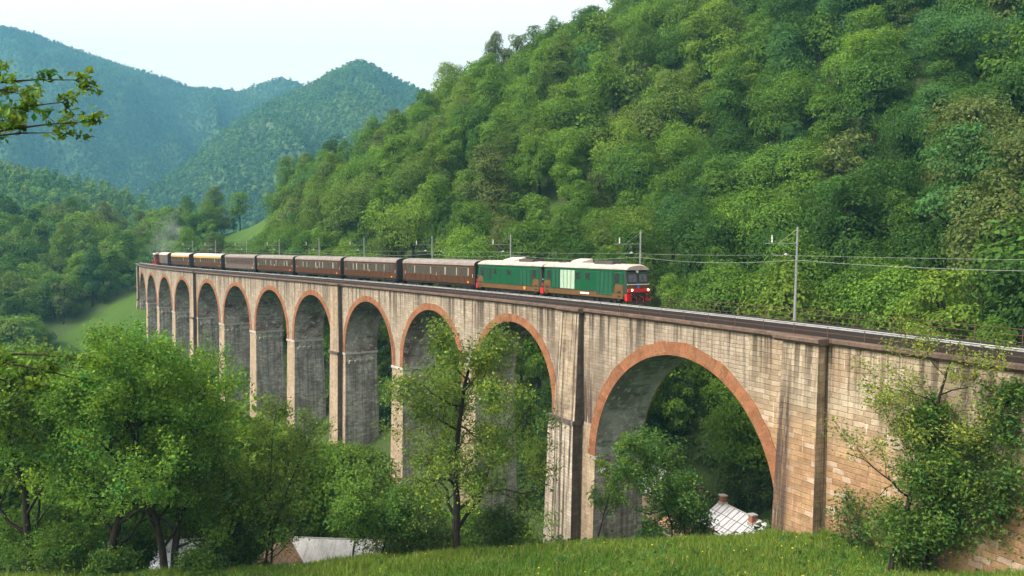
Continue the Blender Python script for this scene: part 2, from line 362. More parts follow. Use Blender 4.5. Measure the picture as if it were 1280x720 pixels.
# ================================================================== THE GROUND
def ground_mat():
    t = NT('meadow_soil'); v = t.coord('Object')
    n = t.noise(v, .12, 6, .65); n2 = t.noise(v, 1.7, 5, .7); n3 = t.noise(v, .02, 4, .6)
    c = t.mix(t.ramp(n, .35, .65), (.034, .078, .011), (.054, .100, .015))
    c = t.mix(t.ramp(n2, .5, .75, 0, .45), c, (.10, .115, .035))
    a = t.n('Attribute', _attribute_name='tint').outputs['Color']
    sp = t.n('SeparateXYZ', Vector=a)
    c = t.mix(sp.outputs[0], c, t.mix(t.ramp(n2, .3, .7), (.034, .062, .014), (.055, .075, .024)))
    return t.surf(c, .95, 0, .1, n2, .6, .15)
M_ground = ground_mat()
CLEAR = [(-83, 314, 15, 16), (-75, 286, 12, 32), (-105, 232, 17, 26)]                   # grass clearings: x, y, radii
def in_clear(x, y):
    r = np.zeros(np.shape(x), bool)
    for a, b, c, d in CLEAR: r |= ((x - a) / c) ** 2 + ((y - b) / d) ** 2 < 1
    return r
gx = np.concatenate([np.linspace(-1200, -270, 20), np.linspace(-260, -66, 66), np.linspace(-64, 64, 129), np.linspace(66, 220, 54), np.linspace(230, 1200, 20)])
gy = np.concatenate([np.linspace(-500, -40, 12), np.linspace(-34, 30, 24), np.linspace(31, 110, 80), np.linspace(112, 430, 110)])
GX, GY = np.meshgrid(gx, gy)
cxg, cyg = np.clip(GX, -230, 190), np.clip(GY, -40, 400)
GZ = HT(cxg.ravel(), cyg.ravel()).reshape(GX.shape)
_s, _o = s_off(cxg.ravel(), cyg.ravel()); _s = _s.reshape(GX.shape); _o = _o.reshape(GX.shape)
forest = np.clip((GY - 57) / 6, 0, 1) * (1 - in_clear(GX, GY))
GZ = GZ - np.clip((GY - 400) / 30, 0, 1) * 25
sheet('ground', GX, GY, GZ + CZ, M_ground, attr=np.stack([forest.ravel()] * 3, 1))['kind'] = 'structure'

# far valley bottom under everything, out to the horizon
def far_mat(name, cols, s1, s2, rock=0.):
    t = NT(name); v = t.coord('Object')
    n = t.noise(v, s1, 6, .68); n2 = t.noise(v, s2, 5, .7); a = t.n('Attribute', _attribute_name='tint').outputs['Color']
    c = t.mix(t.ramp(n, .36, .62), cols[0], cols[1]); c = t.mix(t.ramp(n2, .4, .7, 0, .7), c, cols[2])
    c = t.mix(1., c, a, 'MULTIPLY')
    if rock: c = t.mix(t.ramp(t.noise(v, s1 * 1.7, 5, .6), .58, .66, 0, rock), c, (.20, .175, .16))
    return t.surf(c, 1., 0, .05, n2, .5, 2.)
M_far = far_mat('mountain_forest', ((.030, .060, .020), (.060, .10, .028), (.042, .07, .03)), .006, .03, .22)
M_mid = far_mat('wooded_hill_floor', ((.03, .055, .018), (.05, .08, .022), (.04, .06, .025)), .02, .1)
vx, vy = np.meshgrid(np.linspace(-3600, 3600, 60), np.linspace(330, 3050, 50))
sheet('valley_floor', vx, vy, -52 + 6 * fbm(vx / 300, vy / 300, 0, 3, 8) + CZ, M_mid, attr=np.ones((vx.size, 3)))['kind'] = 'structure'

def skyline(pts, u):
    p = np.array(pts, float); return np.interp(u, p[:, 0], p[:, 1])
def smooth1(a, k):
    ker = np.ones(k) / k; return np.convolve(np.pad(a, (k // 2, k // 2), 'edge'), ker, 'valid')[:len(a)]
def mountain(name, pts, u0, u1, nu, r0, rtop, nr, zb, spur, tree, seed, mat, prof=1.0, rvar=None, back=500):
    u = np.linspace(u0, u1, nu); sv = smooth1(skyline(pts, u), max(3, nu // 110 * 2 + 1))
    rt = np.full(nu, rtop, float) if rvar is None else np.interp(u, *rvar)
    c, s = math.cos(PITCH), math.sin(PITCH); b = (PY - sv) / F
    dy = c + b * s; dz = b * c - s
    zt = dz / dy * rt                                               # skyline height at its own distance
    t = np.concatenate([np.linspace(0, 1, nr), 1 + np.linspace(.03, 1, 10)])
    R = np.where(t[:, None] <= 1, r0 + (rt - r0) * t[:, None], rt + back * (t[:, None] - 1))
    X = ((u - PX) / F / dy)[None, :] * R; Y = R
    tt = np.clip(t, 0, 1)[:, None]
    Z = zb + (zt - zb)[None, :] * (tt ** prof)
    env = np.sin(np.pi * np.clip(tt, 0, 1)) ** 1.1
    rid = 1 - np.abs(fbm(X / 260 + .35 * Y / 260, Y / 620, 0, 4, seed)) * 2
    Z = Z + env * spur * (rid - .55) * (zt - zb)[None, :] / 400
    Z = Z + env * fbm(X / 70, Y / 90, 0, 3, seed + 20) * 9
    Z = Z - np.clip(t - 1, 0, 1)[:, None] * 260
    d, idv = worley(X / tree, Y / (tree * 1.25), seed)
    Z = Z + tree * .5 * np.clip(1 - d * 1.1, 0, 1) ** .7 * np.clip(tt * 8, 0, 1) + tree * .16 * vnoise(X / 3.1, Y / 3.1, 0, seed)
    Z = np.maximum(Z, -62)
    v = .7 + .6 * idv
    big = fbm(X / 160, Y / 200, 0, 4, seed + 30)
    hue = np.stack([v * (1 + .35 * big), v * (1 + .16 * big), v * (1 - .1 * big)], 2)
    o = sheet(name, X, Y, Z + CZ, mat, attr=np.clip(hue, .2, 2).reshape(-1, 3)); o['kind'] = 'structure'; return o
MA = mountain('far_mountains', [(-120, 5), (-40, 26), (40, 44), (91, 64), (130, 77), (170, 89), (205, 99), (240, 112), (270, 114), (300, 117), (325, 107), (352, 99), (375, 106), (390, 116), (430, 135), (520, 170), (640, 200)],
         -120, 620, 620, 1300, 2500, 300, -30, 105, 13, 41, M_far, .95)
MBs = mountain('far_spur', [(60, 322), (110, 300), (150, 268), (180, 245), (215, 222), (250, 192), (290, 160), (330, 136), (365, 119), (388, 109), (410, 96), (432, 85), (444, 80), (452, 79), (464, 83), (490, 99), (520, 113), (560, 128), (640, 160), (720, 200)],
         40, 720, 620, 750, 1700, 300, -35, 85, 11, 77, M_far, 1.05, rvar=([40, 180, 300, 450, 720], [1050, 1180, 1420, 1750, 1900]))
def hill_mid_z(pts): return pts
MIDH = [(-200, 150), (-60, 185), (20, 212), (91, 229), (112, 232), (135, 236), (155, 243), (172, 252), (190, 264), (205, 276), (225, 292), (250, 303), (290, 312)]
mh = mountain('wooded_hill', [(a, b + 7) for a, b in MIDH], -200, 290, 200, 400, 640, 60, -45, 30, 3, 5, M_mid, .9, back=200)

# ================================================================== AIR
hz = MB(); hz.box((0, 1300, CZ + 345), (7600, 3700, 850)); ho = hz.build('haze', [])
tz = NT('haze_air'); pv = tz.n('VolumePrincipled', Color=(.135, .36, .51, 1), Density=.00031, Anisotropy=0.); tz.t.links.new(pv.outputs[0], tz.out.inputs['Volume'])
ho.data.materials.clear(); ho.data.materials.append(tz.m); ho['kind'] = 'stuff'; ho.display_type = 'WIRE'

# ================================================================== THE VIADUCT
ZT, ZCR, ZSP, W = -6.12, -7.98, -16.29, 5.4
ARCH = [(-28.2, -7.0, -19.2, 10.6)]
a = 0.
for i in range(11):
    ARCH.append((a, a + 15., -15.48, 7.5)); a += 15. + (4.86 if i in (2, 6) else 3.18)
SEND = ARCH[-1][1] + 4.5
def spring(i): return -19.2 if i == 0 else ZSP
def arch_path(i, n=36, grow=0.):
    s0, s1, zc, r = ARCH[i]; c = (s0 + s1) / 2; out = []
    if i: out.append((s0 - grow, ZSP))
    for k in range(n + 1):
        th = math.pi * (1 - k / n); out.append((c + (r + grow) * math.cos(th), zc + (r + grow) * math.sin(th)))
    if i: out.append((s1 + grow, ZSP))
    return out
via = empty('railway_viaduct', P(90, 2.7, -40)); VM = via.matrix_world.inverted()
tag(via, 'long curved masonry railway viaduct with orange brick arch rings crossing the valley', 'viaduct')
vl = Vector(via.location)
def L(p): return (p[0] - vl.x, p[1] - vl.y, p[2] - vl.z)
def VP(s, off, z): return L(P(s, off, z))
# spandrel walls
mb = MB()
def wallstrip(sa, sb, zlo_a, zlo_b, off, flip=False, mi=0, ztop=ZT):
    p = [VP(sa, off, zlo_a), VP(sb, off, zlo_b), VP(sb, off, ztop), VP(sa, off, ztop)]; u = [(sa, zlo_a), (sb, zlo_b), (sb, ztop), (sa, ztop)]
    if not flip: p, u = p[::-1], u[::-1]
    mb.quad(p, u, mi)
edges = [(-28.2 - 24, -28.2, -30.), ]
piers = []
for off in (0., W):
    for i in range(12):
        pa = arch_path(i)
        for (a, za), (b, zb) in zip(pa, pa[1:]):
            if b - a > 1e-4: wallstrip(a, b, za, zb, off, off > 0, 1 if b < -24.5 else 0)
    for i in range(11):
        a, b = ARCH[i][1], ARCH[i + 1][0]
        for k in range(3): wallstrip(a + (b - a) * k / 3, a + (b - a) * (k + 1) / 3, ZSP, ZSP, off, off > 0)
    for k in range(4): wallstrip(ARCH[-1][1] + k * 1.125, ARCH[-1][1] + (k + 1) * 1.125, ZSP, ZSP, off, off > 0)
    for k in range(10): wallstrip(-28.2 - (k + 1) * 2.6, -28.2 - k * 2.6, -24, -24, off, off > 0, 1)
mb.build('spandrel_wall', [M_wall, M_abut], via)
# vaults and rings
for i in range(12):
    pa = arch_path(i); mb = MB(); arc = 0.
    for (a, za), (b, zb) in zip(pa, pa[1:]):
        l = math.hypot(b - a, zb - za)
        for k in range(3):
            o0, o1 = W * k / 3, W * (k + 1) / 3
            mb.quad([VP(a, o0, za), VP(b, o0, zb), VP(b, o1, zb), VP(a, o1, za)], [(o0 + i * 9, arc), (o0 + i * 9, arc + l), (o1 + i * 9, arc + l), (o1 + i * 9, arc)])
        arc += l
    mb.build('vault', M_vault_big if i == 0 else M_vault, via, smooth=True)
    th = 1.08 if i == 0 else .86; qa = arch_path(i, grow=th); c0_ = (ARCH[i][0] + ARCH[i][1]) / 2; qa = [(c0_ + (x_ - c0_) * k_, ARCH[i][2] + (z_ - ARCH[i][2]) * k_) for (x_, z_), k_ in zip(qa, [1 + rnd.uniform(-.008, .008) for _ in qa])]
    for o0, o1 in ((-.07, .02), (W + .07, W - .02)):
        mb = MB(); arc = 0.
        for j, ((a, za), (b, zb)) in enumerate(zip(pa, pa[1:])):
            (c, zc), (d, zd) = qa[j], qa[j + 1]; l = math.hypot(b - a, zb - za)
            q = [VP(a, o0, za), VP(b, o0, zb), VP(d, o0, zd), VP(c, o0, zc)]; uv = [(0, arc), (0, arc + l), (th, arc + l), (th, arc)]
            mb.quad(q, [(x + i * 3, y) for x, y in uv])
            mb.quad([VP(a, o0, za), VP(a, o1, za), VP(b, o1, zb), VP(b, o0, zb)], [(0, arc), (.09, arc), (.09, arc + l), (0, arc + l)])
            mb.quad([VP(c, o0, zc), VP(d, o0, zd), VP(d, o1, zd), VP(c, o1, zc)], [(0, arc), (0, arc + l), (.09, arc + l), (.09, arc)])
            arc += l
        mb.build('arch_ring', M_ring, via, merge=True)
# piers
def pier(sa, sb, ztop_l, ztop_r, batter=(.012, .022), name='pier', mats=None, offa=0., offb=W, base=None, bs=(1, 1)):
    zb = base if base is not None else min(H1(*P(sa, offa, 0)[:2]), H1(*P(sb, offb, 0)[:2]), H1(*P(sa, offb, 0)[:2])) - 1.5
    mb = MB(); n = max(3, int((max(ztop_l, ztop_r) - zb) / 3)); prev = None
    zt = max(ztop_l, ztop_r)
    for k in range(n + 1):
        z = zt + (zb - zt) * k / n; d = zt - z
        a = sa - d * batter[0] * bs[0]; b = sb + d * batter[0] * bs[1]; oa = offa - d * batter[1]; ob = offb + d * batter[1]
        cur = (a, b, oa, ob, z)
        if prev:
            A, B, OA, OB, Z = prev
            m = max(1, int((b - a) / 2))
            mb.quad([VP(A, OA, Z), VP(a, oa, z), VP(b, oa, z), VP(B, OA, Z)], [(A, Z), (a, z), (b, z), (B, Z)], 0)
            mb.quad([VP(A, OB, Z), VP(B, OB, Z), VP(b, ob, z), VP(a, ob, z)], [(A, Z), (B, Z), (b, z), (a, z)], 0)
            mb.quad([VP(A, OA, Z), VP(A, OB, Z), VP(a, ob, z), VP(a, oa, z)], [(OA + A, Z), (OB + A, Z), (ob + A, z), (oa + A, z)], 1)
            mb.quad([VP(B, OA, Z), VP(b, oa, z), VP(b, ob, z), VP(B, OB, Z)], [(OA + B, Z), (oa + B, z), (ob + B, z), (OB + B, Z)], 1)
        prev = cur
    mb.quad([VP(sa, offa, zt), VP(sb, offa, zt), VP(sb, offb, zt), VP(sa, offb, zt)], None, 1)
    return mb.build(name, mats or [M_pier, M_grey], via)
def band(sa, sb, oa, ob, z0, z1, name, mat, pr=.13):
    mb = MB(); n = max(1, int((sb - sa) / 2.5))
    for k in range(n):
        a, b = sa - pr + (sb - sa + 2 * pr) * k / n, sa - pr + (sb - sa + 2 * pr) * (k + 1) / n
        for (p, q) in (((oa - pr, z0), (oa - pr, z1)), ((oa - pr, z1), (ob + pr, z1)), ((ob + pr, z1), (ob + pr, z0)), ((ob + pr, z0), (oa - pr, z0))):
            mb.quad([VP(a, *p), VP(b, *p), VP(b, *q), VP(a, *q)], [(a, p[1]), (b, p[1]), (b, q[1] + .01), (a, q[1] + .01)])
    for s_ in (sa - pr, sb + pr): mb.quad([VP(s_, oa - pr, z0), VP(s_, oa - pr, z1), VP(s_, ob + pr, z1), VP(s_, ob + pr, z0)])
    return mb.build(name, mat, via)
M_imp = paint('grey_impost_stone', (.40, .38, .33), .9, 0, .5, 1.5)
M_corb = paint('pale_corbel_stone', (.46, .43, .37), .9, 0, .4, 2)
for i in range(12):
    sa = ARCH[i][1]; sb = ARCH[i + 1][0] if i < 11 else SEND
    base = -34 if i == 0 else None
    pier(sa + .004, sb - .004, ZSP - .01, ZSP - .01, bs=(0 if i == 0 else 1, 1), base=base)
    if i: band(sa, sb, 0, W, ZSP - .34, ZSP - .012, 'impost_band', M_imp)
    # corbels left from the centring, on the pier face that looks back along the line
    z = (spring(i) - 1.45)
    for k in range(5):
        mb = MB(); o0 = .5 + k * .95; d = ZSP - z; s_f = sa - (0 if i == 0 else d * .012)
        top, bot = z + .26, z - .32
        mb.quad([VP(s_f - .46, o0, top), VP(s_f - .46, o0 + .52, top), VP(s_f - .10, o0 + .52, bot), VP(s_f - .10, o0, bot)])
        mb.quad([VP(s_f + .05, o0, top), VP(s_f + .05, o0 + .52, top), VP(s_f - .46, o0 + .52, top), VP(s_f - .46, o0, top)])
        for oo in (o0, o0 + .52): mb.quad([VP(s_f + .05, oo, top), VP(s_f - .46, oo, top), VP(s_f - .10, oo, bot), VP(s_f + .05, oo, bot)])
        mb.quad([VP(s_f + .05, o0, bot), VP(s_f - .10, o0, bot), VP(s_f - .10, o0 + .52, bot), VP(s_f + .05, o0 + .52, bot)])
        mb.build('corbel', M_corb, via)
band(-7.0 - .02, -6.6, 0, W, -19.55, -19.21, 'impost_band', M_grey)
pier(-28.2 - 3.6, -28.2 - .004, -19.21, -19.21, base=-26, mats=[M_abut, M_grey], bs=(0, 0))
# pilasters: top half, band, lower half
def pilaster(a, b, p0, p1, zband, lo_grow, p2, p3, mats_hi, mats_lo, base=None):
    pier_like(a, b, -p0, -p1, ZT, zband, mats_hi, 'pilaster', .035)
    if lo_grow is not None:
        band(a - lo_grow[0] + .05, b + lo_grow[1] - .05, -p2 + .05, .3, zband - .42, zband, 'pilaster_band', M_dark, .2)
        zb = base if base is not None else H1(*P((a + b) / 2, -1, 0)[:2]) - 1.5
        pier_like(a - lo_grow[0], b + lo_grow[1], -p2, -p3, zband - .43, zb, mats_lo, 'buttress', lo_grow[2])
def pier_like(a, b, oa, ob, z0, z1, mats, name, grow):
    mb = MB(); n = max(2, int((z0 - z1) / 2.5)); prev = None
    for k in range(n + 1):
        t = k / n; z = z0 + (z1 - z0) * t; A = a - (z0 - z) * grow * .6; B = b + (z0 - z) * grow * .6; O = oa + (ob - oa) * t; cur = (A, B, O, z)
        if prev:
            A0, B0, O0, Z0 = prev
            mb.quad([VP(A0, O0, Z0), VP(A, O, z), VP(B, O, z), VP(B0, O0, Z0)], [(A0, Z0), (A, z), (B, z), (B0, Z0)], 0)
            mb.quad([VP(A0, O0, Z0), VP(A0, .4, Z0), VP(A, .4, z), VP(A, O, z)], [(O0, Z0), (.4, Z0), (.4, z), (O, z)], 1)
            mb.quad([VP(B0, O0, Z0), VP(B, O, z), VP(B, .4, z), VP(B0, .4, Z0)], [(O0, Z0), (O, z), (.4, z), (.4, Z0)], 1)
        prev = cur
    A, B, O, z = a, b, oa, z0
    mb.quad([VP(A, O, z), VP(B, O, z), VP(B, .4, z), VP(A, .4, z)], None, 0)
    return mb.build(name, mats, via)
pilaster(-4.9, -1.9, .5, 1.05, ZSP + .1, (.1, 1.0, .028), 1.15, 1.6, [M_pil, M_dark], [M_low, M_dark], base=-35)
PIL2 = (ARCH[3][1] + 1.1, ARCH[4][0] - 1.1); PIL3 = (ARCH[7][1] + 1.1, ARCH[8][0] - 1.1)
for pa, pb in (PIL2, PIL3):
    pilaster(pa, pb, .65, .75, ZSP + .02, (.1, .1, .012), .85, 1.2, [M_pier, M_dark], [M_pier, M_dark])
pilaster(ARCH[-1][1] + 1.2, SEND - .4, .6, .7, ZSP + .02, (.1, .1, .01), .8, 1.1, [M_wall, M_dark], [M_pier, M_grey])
pilaster(-31.9, -29.0, .85, 1.2, -24, None, 0, 0, [M_abut, M_pil], None)
mbq = MB()                                                         # closing wall at the far end
mbq.quad([VP(SEND, 0, ZSP), VP(SEND, W, ZSP), VP(SEND, W, ZT), VP(SEND, 0, ZT)], [(0, ZSP), (W, ZSP), (W, ZT), (0, ZT)])
mbq.build('end_wall', M_wall, via)
# cornice, both sides
S0, S1 = -54., SEND + .4
def loft(name, prof, sa, sb, mat, parent=via, step=2.5, closed=True, smooth=False, conv=VP, caps=True):
    mb = MB(); n = max(1, int(math.ceil((sb - sa) / step))); m = len(prof); per = 0.; us = [0.]
    for j in range(m): q, r = prof[j], prof[(j + 1) % m]; per += math.hypot(r[0] - q[0], r[1] - q[1]); us.append(per)
    for k in range(n):
        a, b = sa + (sb - sa) * k / n, sa + (sb - sa) * (k + 1) / n
        for j in range(m if closed else m - 1):
            q, r = prof[j], prof[(j + 1) % m]
            mb.quad([conv(a, *q), conv(b, *q), conv(b, *r), conv(a, *r)], [(a, us[j]), (b, us[j]), (b, us[j + 1]), (a, us[j + 1])])
    if caps:
        for s_ in (sa, sb): mb.quad([conv(s_, *q) for q in prof])
    return mb.build(name, mat, parent, smooth=smooth)
def corn_prof(e, lo=0.): return [(.5, ZT - .003 - lo), (-.12 - e, ZT - .003 - lo), (-.20 - e, ZT + .12), (-.32 - e, ZT + .16), (-.32 - e, ZT + .36), (-.26 - e, ZT + .41), (.5, ZT + .41)]
loft('cornice', corn_prof(0), S0, S1, M_corn)
loft('cornice', [(W - o, z) for o, z in corn_prof(0)], S0, S1, M_corn)
for a, b in ((-5.2, -1.6), (PIL2[0] - .25, PIL2[1] + .25), (PIL3[0] - .25, PIL3[1] + .25), (-32.2, -28.4)):
    loft('cornice_block', [(o, z + .004 * (1 if z > ZT + .3 else -1)) for o, z in corn_prof(.55 if a > -30 else .88)], a, b, M_corn)
M_ball = None
def ballast_mat():
    t = NT('rusty_ballast'); v = t.coord('Object'); n = t.n('TexVoronoi', Vector=v, Scale=14.); n2 = t.noise(v, .6, 4)
    c = t.mix(.5, n.outputs['Color'], (.13, .10, .08), 'MULTIPLY'); c = t.mix(.6, c, (.055, .04, .032)); c = t.mix(t.ramp(n2, .5, .7, 0, .35), c, (.13, .115, .10))
    return t.surf(c, .95, 0, .1, n.outputs['Distance'], .8, .04)
M_ball = ballast_mat()
M_kerb = paint('shade_dark_kerb', (.020, .014, .011), .9, 0, .4, 2)  # near-black: the shade below the duct is put into this colour
loft('parapet_kerb', [(.2, ZT + .40), (.2, ZT + .66), (.5, ZT + .66), (.5, ZT + .40)], S0, S1, M_kerb)
loft('parapet_kerb', [(W - .2, ZT + .40), (W - .2, ZT + .66), (W - .5, ZT + .66), (W - .5, ZT + .40)], S0, S1, M_kerb)
bo = loft('ballast', [(.5, ZT + .2), (.5, ZT + .46), (1.2, ZT + .50), (W - 1.2, ZT + .50), (W - .5, ZT + .46), (W - .5, ZT + .2)], S0, SEND + 60, M_ball, parent=None, conv=P)
bo['kind'] = 'structure'

# ---- track
TRK = 2.7; ZR = -5.42
M_rail = paint('rail_steel', (.30, .29, .28), .35, .8, .3, 6); M_rust = paint('rusty_iron', (.095, .05, .035), .8, .2, .5, 4); M_slp = paint('timber_sleeper', (.09, .065, .05), .9, 0, .5, 3)
trk = empty('railway_track', P(60, TRK, ZR - .2)); tag(trk, 'single line of railway track laid in rusty ballast along the top of the viaduct', 'railway track')
def TPt(s, off, z): p = P(s, off, z); l = trk.location; return (p[0] - l[0], p[1] - l[1], p[2] - l[2])
for d in (-.75, .75):
    o = TRK + d
    mb_r = loft('rail', [(o - .036, ZR - .05), (o - .036, ZR), (o + .036, ZR), (o + .036, ZR - .05), (o + .012, ZR - .06), (o + .012, ZR - .14), (o + .07, ZR - .16), (o - .07, ZR - .16), (o - .012, ZR - .14), (o - .012, ZR - .06)], S0, SEND + 60, M_rail, parent=trk, conv=TPt)
mb = MB()
for k in range(int((SEND + 60 - S0) / .62)):
    s_ = S0 + k * .62
    pp = [TPt(s_ + i * .12, TRK + j * 1.25, z) for z in (ZR - .36, ZR - .165) for j in (-1, 1) for i in (-1, 1)]
    for q in ((0, 2, 3, 1), (4, 5, 7, 6), (0, 1, 5, 4), (2, 6, 7, 3), (0, 4, 6, 2), (1, 3, 7, 5)): mb.quad([pp[i] for i in q])
so_ = mb.build('sleepers', M_slp, trk); so_['kind'] = 'stuff'

# ---- pale cable duct along the near edge
M_duct = paint('pale_concrete_duct', (.30, .315, .31), .75, 0, .5, 1.2)
duct = empty('cable_duct', P(60, .5, -5.3)); tag(duct, 'pale grey cable duct running along the near edge of the viaduct deck', 'cable duct')
def DPt(s, off, z): p = P(s, off, z); l = duct.location; return (p[0] - l[0], p[1] - l[1], p[2] - l[2])
loft('duct_cover', [(.32, -5.16), (.32, -5.05), (.36, -5.03), (.62, -5.03), (.66, -5.05), (.66, -5.16)], S0, SEND - 1, M_duct, parent=duct, conv=DPt)
loft('shade_strip', [(.345, -5.66), (.345, -5.165), (.37, -5.165), (.37, -5.66)], S0, SEND - 1, M_kerb, parent=duct, conv=DPt)  # added dark strip, paints the shaded gap between duct cover and kerb
for k in range(90):
    s_ = S0 + 1 + k * 2.88; mb = MB()
    pp = [DPt(s_ + i * .06, o, z) for z in (ZT + .66, -5.16) for o in (.42, .58) for i in (-1, 1)]
    for q in ((0, 2, 3, 1), (4, 5, 7, 6), (0, 1, 5, 4), (2, 6, 7, 3), (0, 4, 6, 2), (1, 3, 7, 5)): mb.quad([pp[i] for i in q])
    if s_ < SEND - 2: mb.build('bracket', M_dark, duct)

# ---- railings
def railing(off, zb, h, rails, label, step):
    r = empty('iron_railing', P(60, off, zb)); l = r.location.copy(); tag(r, label, 'railing')
    lp = lambda s, o, z: tuple(Vector(P(s, o, z)) - l)
    n = int((S1 - S0) / step)
    for k in range(n + 1):
        s_ = S0 + .5 + k * step
        if s_ > S1: break
        mb = MB(); mb.tube([lp(s_, off, zb), lp(s_, off, zb + h)], .028, 5); mb.build('post', M_rust, r)
    for z in rails:
        mb = MB(); pts = [lp(S0 + (S1 - S0) * k / 160, off, zb + z) for k in range(161)]; mb.tube(pts, .022, 5); mb.build('rail', M_rust, r)
railing(-.14, ZT + .40, .74, (.36, .72), 'low rusty iron railing along the near edge of the viaduct above the cornice', 2.7)
railing(W + .12, ZT + .40, 1.15, (.4, .78, 1.13), 'rusty iron railing along the far edge of the viaduct behind the track', 2.7)
# ================================================================== CATENARY
M_pole = paint('galvanised_steel', (.27, .28, .28), .5, .5, .25, 3); M_por = paint('white_porcelain', (.55, .53, .48), .3, 0, .1, 3)
POLES = [(994.5, 'alone at the right, ahead of the train'), (800.5, 'behind the cab of the leading locomotive'), (638.5, 'behind the second locomotive'),
         (541, 'behind the first brown coach after the locomotives'), (456, 'behind the second brown coach after the locomotives'), (400, 'behind the third brown coach after the locomotives'),
         (350, 'behind the fourth brown coach after the locomotives'), (309, 'behind the plain dark coach'), (270.5, 'behind the longer orange-striped coach'), (242, 'at the joint between the two orange-striped coaches')]
PS = []
for n_, (px, where) in enumerate(POLES):
    s_ = s_at_px(px, W - .1); PS.append(s_)
    x, y, tx, ty = frame(s_); ang = math.atan2(-tx, ty)            # local +x points away from the track centre
    o = empty('catenary_pole', P(s_, W - .18, ZT + .48), math.atan2(-tx, ty)); tag(o, 'grey steel pole with bracket arm ' + where, 'catenary pole', 'catenary poles along the far side of the track')
    h = 7.05
    m = MB(); m.tube([(0, 0, -.4), (0, 0, h)], [.105, .07], 8); m.build('mast', M_pole, o)
    m = MB(); m.tube([(0, 0, 5.85), (-3.05, 0, 5.85)], .032, 6); m.build('bracket_arm', M_pole, o)
    m = MB(); m.tube([(0, 0, h - .15), (-1.75, 0, 5.9)], .011, 4); m.build('stay_wire', M_pole, o)
    m = MB(); m.tube([(-2.45, 0, 5.9), (-2.45, 0, 6.0), (-2.45, 0, 6.1), (-2.45, 0, 6.2), (-2.45, 0, 6.3), (-2.45, 0, 6.45)], [.04, .07, .04, .07, .04, .06], 8); m.build('insulator', M_por, o)
    m = MB(); m.tube([(-1.75, 0, 5.8), (-.95, 0, 5.15)], .02, 4); m.tube([(-.8, 0, 5.05), (-2.35, 0, 4.95)], .026, 5); m.build('steady_arm', M_pole, o)
    m = MB(); m.tube([(-.95, 0, 5.05), (-1.08, 0, 5.05), (-1.2, 0, 5.06)], [.05, .1, .05], 8); m.build('insulator', M_por, o)
def wire(off, z, sag, r, label):
    o = empty('overhead_wire', P(60, off, z)); tag(o, label, 'wire'); l = o.location.copy(); ss = sorted(PS); ss = [-52] + ss + [ss[-1] + 22]; pts = []
    for a, b in zip(ss, ss[1:]):
        for k in range(8):
            t = k / 8; pts.append(tuple(Vector(P(a + (b - a) * t, off, z - sag * 4 * t * (1 - t))) - l))
    m = MB(); m.tube(pts, r, 4); m.build('strand', M_wire, o)
M_wire = paint('dull_copper_wire', (.30, .32, .28), .6, .3, .1, 2)
wire(3.0, -.62, .08, .009, 'thin contact wire strung above the track centre from pole to pole')
wire(W - .32, -1.0, .35, .014, 'thicker sagging wire carried on the poles just behind the train roofs')

# ================================================================== TRAIN
G = dict(frame=paint('worn_brown_frame', (.085, .056, .036), .6, 0, .3, 3, .2), green=paint('locomotive_green', (.002, .062, .022), .55, 0, .3, 1.4, .15), brown=paint('locomotive_brown', (.105, .055, .018), .65, 0, .45, 1.8, .15), teal=paint('louvre_green', (.011, .076, .038), .6, 0, .5, 2.5, .15),
         pale=paint('bare_pale_louvre', (.30, .40, .29), .5, 0, .25, 2.5), roof=paint('dusty_beige_roof', (.40, .335, .285), .85, 0, .6, 1.0), hatch=paint('pale_roof_hatch', (.46, .39, .335), .75, 0, .2, 1.5),
         grille=paint('sooty_roof_grille', (.06, .05, .045), .8, 0, .4, 4), red=paint('signal_red', (.42, .012, .010), .45, 0, .2, 2.5), black=paint('underframe_black', (.022, .02, .019), .7, 0, .5, 3),
         dk=paint('dark_green_front', (.008, .03, .017), .4, 0, .2, 2), white=paint('white_enamel', (.72, .72, .68), .5, 0, .2, 4), blue=paint('blue_enamel', (.06, .12, .42), .35, 0, .1, 4), orange=paint('orange_plate', (.75, .25, .02), .5, 0, .1, 4),
         cb=paint('coach_brown', (.060, .025, .010), .7, 0, .45, 1.2, .12), cu=paint('coach_upper_brown', (.052, .029, .016), .65, 0, .4, 1.5, .2), cr=paint('grey_coach_roof', (.19, .165, .145), .85, 0, .6, .9), stripe=paint('ochre_stripe', (.50, .24, .035), .55, 0, .3, 1.5),
         van=paint('faded_grey_brown', (.085, .062, .048), .75, 0, .4, 1.5), cream=paint('cream_roof', (.46, .40, .33), .75, 0, .4, 1.2), cur=paint('pale_curtain', (.27, .235, .18), .9, 0, .3, 5), oxide=paint('red_oxide', (.15, .035, .022), .65, 0, .35, 2))
def glassy(name, col, rough=.08):
    t = NT(name); return t.surf(col, rough, 0, .6)
M_glass = glassy('window_glass', (.018, .022, .022)); M_glass2 = glassy('train_side_glass', (.045, .042, .036), .15)
M_lamp = NT('lit_headlamp'); M_lamp = M_lamp.surf((.9, .8, .6), .3, Emission_Color=(1, .82, .5, 1), Emission_Strength=3.5)

